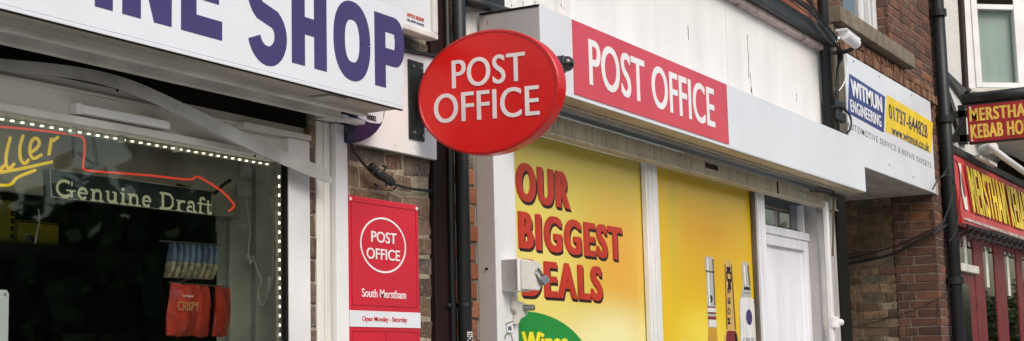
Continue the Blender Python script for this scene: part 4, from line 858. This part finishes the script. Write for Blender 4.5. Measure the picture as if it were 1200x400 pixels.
# projecting sign
ks = thing('projecting_sign', (13.5, 2.8, 3.5), 'flat red sign with yellow capitals projecting from the wall under the bay window', 'sign')
KX = 13.5
MB().box(KX, KX + .07, 2.12, 2.822, 3.49, 3.852).build('box', 'black', ks, .004)
MB().box(KX - .006, KX, 2.14, 2.815, 3.505, 3.835).build('face', 'kebab_dark_red', ks)
MB().tube([(KX + .02, 2.86, 3.90), (KX + .02, 2.1, 3.905)], .052, 14).tube([(KX + .02, 2.835, 3.95), (KX + .02, 2.78, 3.99)], .016, 8).build('lamp_trough', 'black', ks, smooth=True)
MB().box(KX, KX + .05, 2.82, 3.0, 3.74, 3.80).box(KX, KX + .05, 2.82, 3.0, 3.52, 3.58).box(KX, KX + .04, 2.84, 2.90, 3.5, 3.85).tube([(KX, 3.0, 3.50), (KX, 2.84, 3.74)], .015, 6).build('bracket', 'black', ks)
text('MERSTHAM', (KX - .006, 2.80, 3.69), .56, .118, 'kebab_yellow', ks, u=UY, v=ZA, off=.01, shift=.004, copies=3, sp=1.12)
text('KEBAB HOUSE', (KX - .006, 2.80, 3.535), .62, .128, 'kebab_yellow', ks, u=UY, v=ZA, off=.01, shift=.004, copies=3, sp=1.12)
for y_, z_ in ((2.79, 3.815), (2.79, 3.52)): MB().tube([(KX - .006, y_, z_), (KX - .012, y_, z_)], .01, 8).build('screw', 'upvc', ks)
# fascia of the kebab shop, leaning out
kf = thing('kebab_fascia', (14, 2.9, 2.8), 'red shop fascia with tall crowded yellow lettering and a small black scroll edge', 'sign')
F0 = at(1118, 262, 2.90); F1 = at(1118, 178, 2.90)
zl, zu = 2.76, 3.38; xl = 13.12
def fz(x): return 0.0
b = MB(); npt = 24; vs = []; fs = []
for i in range(npt + 1):
    x = xl + i * 5.5 / npt; sag = .03 * math.sin(i / npt * 3.1)
    vs += [(x, 2.84, zl + sag), (x, 2.90, zu - sag * .3), (x, 2.96, zu - sag * .3), (x, 2.96, zl + sag)]
    if i: fs += [(4 * i - 4 + a, 4 * i - 4 + (a + 1) % 4, 4 * i + (a + 1) % 4, 4 * i + a) for a in range(4)]
fs += [(0, 1, 2, 3)]
b.add(vs, fs).build('board', 'kebab_red', kf)
MB().box(xl - .03, xl + 5.5, 2.88, 2.97, zu + .0, zu + .07).build('top_capping', 'black', kf, .01)
MB().prism([(xl + .02, 2.836, zl + .03), (xl + .10, 2.842, zl + .055), (5.5 + xl, 2.842, zl + .07), (5.5 + xl, 2.836, zl + .02)], (0, -.003, 0)).build('pale_stripe', 'pink_trim', kf)
uu = Vector((1, 0, 0)); vv = Vector((0, .06, .62)).normalized()
text('MERSTHAM KEBAB', (xl + .43, 2.842, zl + .115), 2.75, .45, 'kebab_dark_red', kf, u=uu, v=vv, off=.008, shift=.009, copies=2, sp=1.16, depth=.003, name='letter_shadow')
text('MERSTHAM KEBAB', (xl + .47, 2.835, zl + .125), 2.7, .43, 'kebab_bright', kf, u=uu, v=vv, off=.008, shift=.01, copies=3, sp=1.18, depth=.003)
MB().prism([Vector((xl + .16, 2.846, zl + .13)) + uu * p + vv * q for p, q in ((0, 0), (.12, .0), (.14, .15), (.09, .32), (.13, .42), (.02, .42), (.04, .3), (-.02, .15))], (0, -.003, 0)).build('skewer_picture', 'ad_white', kf)
MB().prism([Vector((xl + .19, 2.842, zl + .24)) + uu * p + vv * q for p, q in ((0, 0), (.06, .03), (.07, .14), (.03, .27), (.0, .14))], (0, -.003, 0)).build('skewer_meat', 'kebab_red', kf)
b = MB(); b.tube([(xl, 2.80, 2.735), (xl + 5.5, 2.80, 2.78)], .012, 6)
b.tube([(xl, 2.80, 2.655), (xl + 5.5, 2.80, 2.70)], .008, 6)
for i in range(22):
    x = xl + .1 + i * .25; zc = 2.695 + i * .0018
    b.tube([(x + .09 * math.cos(a * .5), 2.80, zc + .035 * math.sin(a * .5)) for a in range(-3, 10)], .007, 5)
    b.tube([(x, 2.80, zc + .04), (x + .02, 2.95, zc - .02)], .008, 5)
tag(b.build('scroll_rail', 'black'), 'black wrought iron scroll rail hanging under the red kebab fascia', 'rail')
pl_ = thing('awning_arm', (14, 2.7, 3.3), 'white tubular arm slanting down in front of the arch under the projecting sign', 'arm')
MB().tube([at(1160, 172, 2.72), at(1180, 187, 2.68), at(1215, 212, 2.60)], .03, 12).build('tube', 'upvc', pl_, smooth=True)
MB().tube([at(1152, 176, 2.85), at(1164, 173, 2.72)], .05, 12).box(at(1140, 180, 2.86).x, at(1160, 180, 2.86).x, 2.8, 2.84, 3.40, 3.43).build('knuckle', 'alu_light', pl_, smooth=False)
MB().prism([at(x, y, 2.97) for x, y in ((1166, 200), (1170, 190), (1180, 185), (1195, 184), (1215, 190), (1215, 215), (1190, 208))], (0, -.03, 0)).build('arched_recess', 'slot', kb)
# shop front below
fr = []
def xp(px, py=300): return at(px, py, 3.0).x
shf = MB().box(13.24, 20, 3.0, 3.08, 2.62, 2.80)
for (a, c) in ((1118, 1120), (1139.5, 1150), (1163.5, 1175), (1189, 1195.5)): shf.box(xp(a), xp(c), 2.985, 3.08, 0, 2.70)
for i in range(5): shf.box(17.2 + i * .9, 17.35 + i * .9, 2.96, 3.08, 0, 2.7)
shf.build('shop_front_frame', 'maroon', kb, .006)
zt_ = at(1130, 315, 3.0).z
MB().box(xp(1118), xp(1140), 2.95, 3.06, zt_ - .035, zt_ + .035).build('transom_rail', 'sill_stone', kb, .005)
MB().box(xp(1129), xp(1131.5), 2.985, 3.03, zt_, 2.7).build('transom_mullion', 'sill_stone', kb, .003)
dk = MB().box(xp(1120), xp(1139), 2.99, 3.04, 0, zt_ - .035 ).build('door', 'maroon', kb, .005)
MB().box(xp(1122.5), xp(1131), 2.98, 2.99, .2, zt_ - .14).build('door_glass', 'reflect', dk) if 'reflect' in M else MB().box(xp(1122.5), xp(1131), 2.982, 2.99, .2, zt_ - .14).build('door_glass', 'black_gloss', dk)
M['window_glass'] = glass_mat('window_glass', (.5, .55, .52), 1.6)
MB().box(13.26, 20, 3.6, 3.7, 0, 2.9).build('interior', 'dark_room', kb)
for i, (a, c) in enumerate(((1120, 1139.5), (1150, 1163.5), (1175, 1189), (1195.5, 1240))):
    gl = MB().box(xp(a), xp(c) if c < 1200 else 17.2, 2.996, 3.03, 2.42 if i == 0 else 0.5, 2.66).build('shop_window', 'window_glass', kb)
    if i: MB().box(xp(a) + .14, xp(a) + .24, 2.990, 2.995, 2.32 - .05 * i, 2.62).build('notice', 'ad_white', gl)
tw = tag(MB().tube(smooth_path([at(x, y, 2.8) for x, y in ((1104, 208), (1112, 195), (1119, 188), (1124, 200), (1125, 230), (1122, 260), (1118, 275), (1112, 283))], 5), .005, 6).tube(
    smooth_path([at(x, y, 2.82) for x, y in ((1093, 222), (1100, 210), (1110, 205), (1117, 215), (1113, 240), (1104, 262), (1094, 275))], 5), .006, 6).build('looped_cable', 'black', smooth=True), 'grey cables looping around the tall drainpipe beside the red fascia', 'cables')

# ================================================================== trees across the road, seen only as reflections
g = random.Random(21); b = MB()
for i in range(30000):
    core = i % 3 == 0; cx0 = g.uniform(-12, 150); core = core and cx0 < 48; hh = (6.6 if cx0 < 48 else 4.2 + 2.5 * math.sin(cx0 * .9)) + 1.3 * math.sin(cx0 * .5) + .9 * math.sin(cx0 * 1.7)
    z = g.uniform(.1, hh - (.8 if core else 0)); y = -17 + g.gauss(0, .7) - (1 if core else 0); s_ = g.uniform(.5, .85) if core else g.uniform(.16, .36)
    u_ = Vector((g.uniform(-1, 1), g.uniform(-1, 1) * (.3 if core else 1), g.uniform(-1, 1))).normalized(); v_ = u_.cross(Vector((0, 1, 0)) if core else Vector((.3, .2, .9))).normalized()
    c = Vector((cx0, y, z)); b.add([c - u_ * s_, c - v_ * s_ * .7, c + u_ * s_, c + v_ * s_ * .7], [(0, 1, 2, 3)])
tag(b.build('roadside_foliage', 'leaf'), 'leafy green trees massed across the road', 'foliage', kind='stuff')
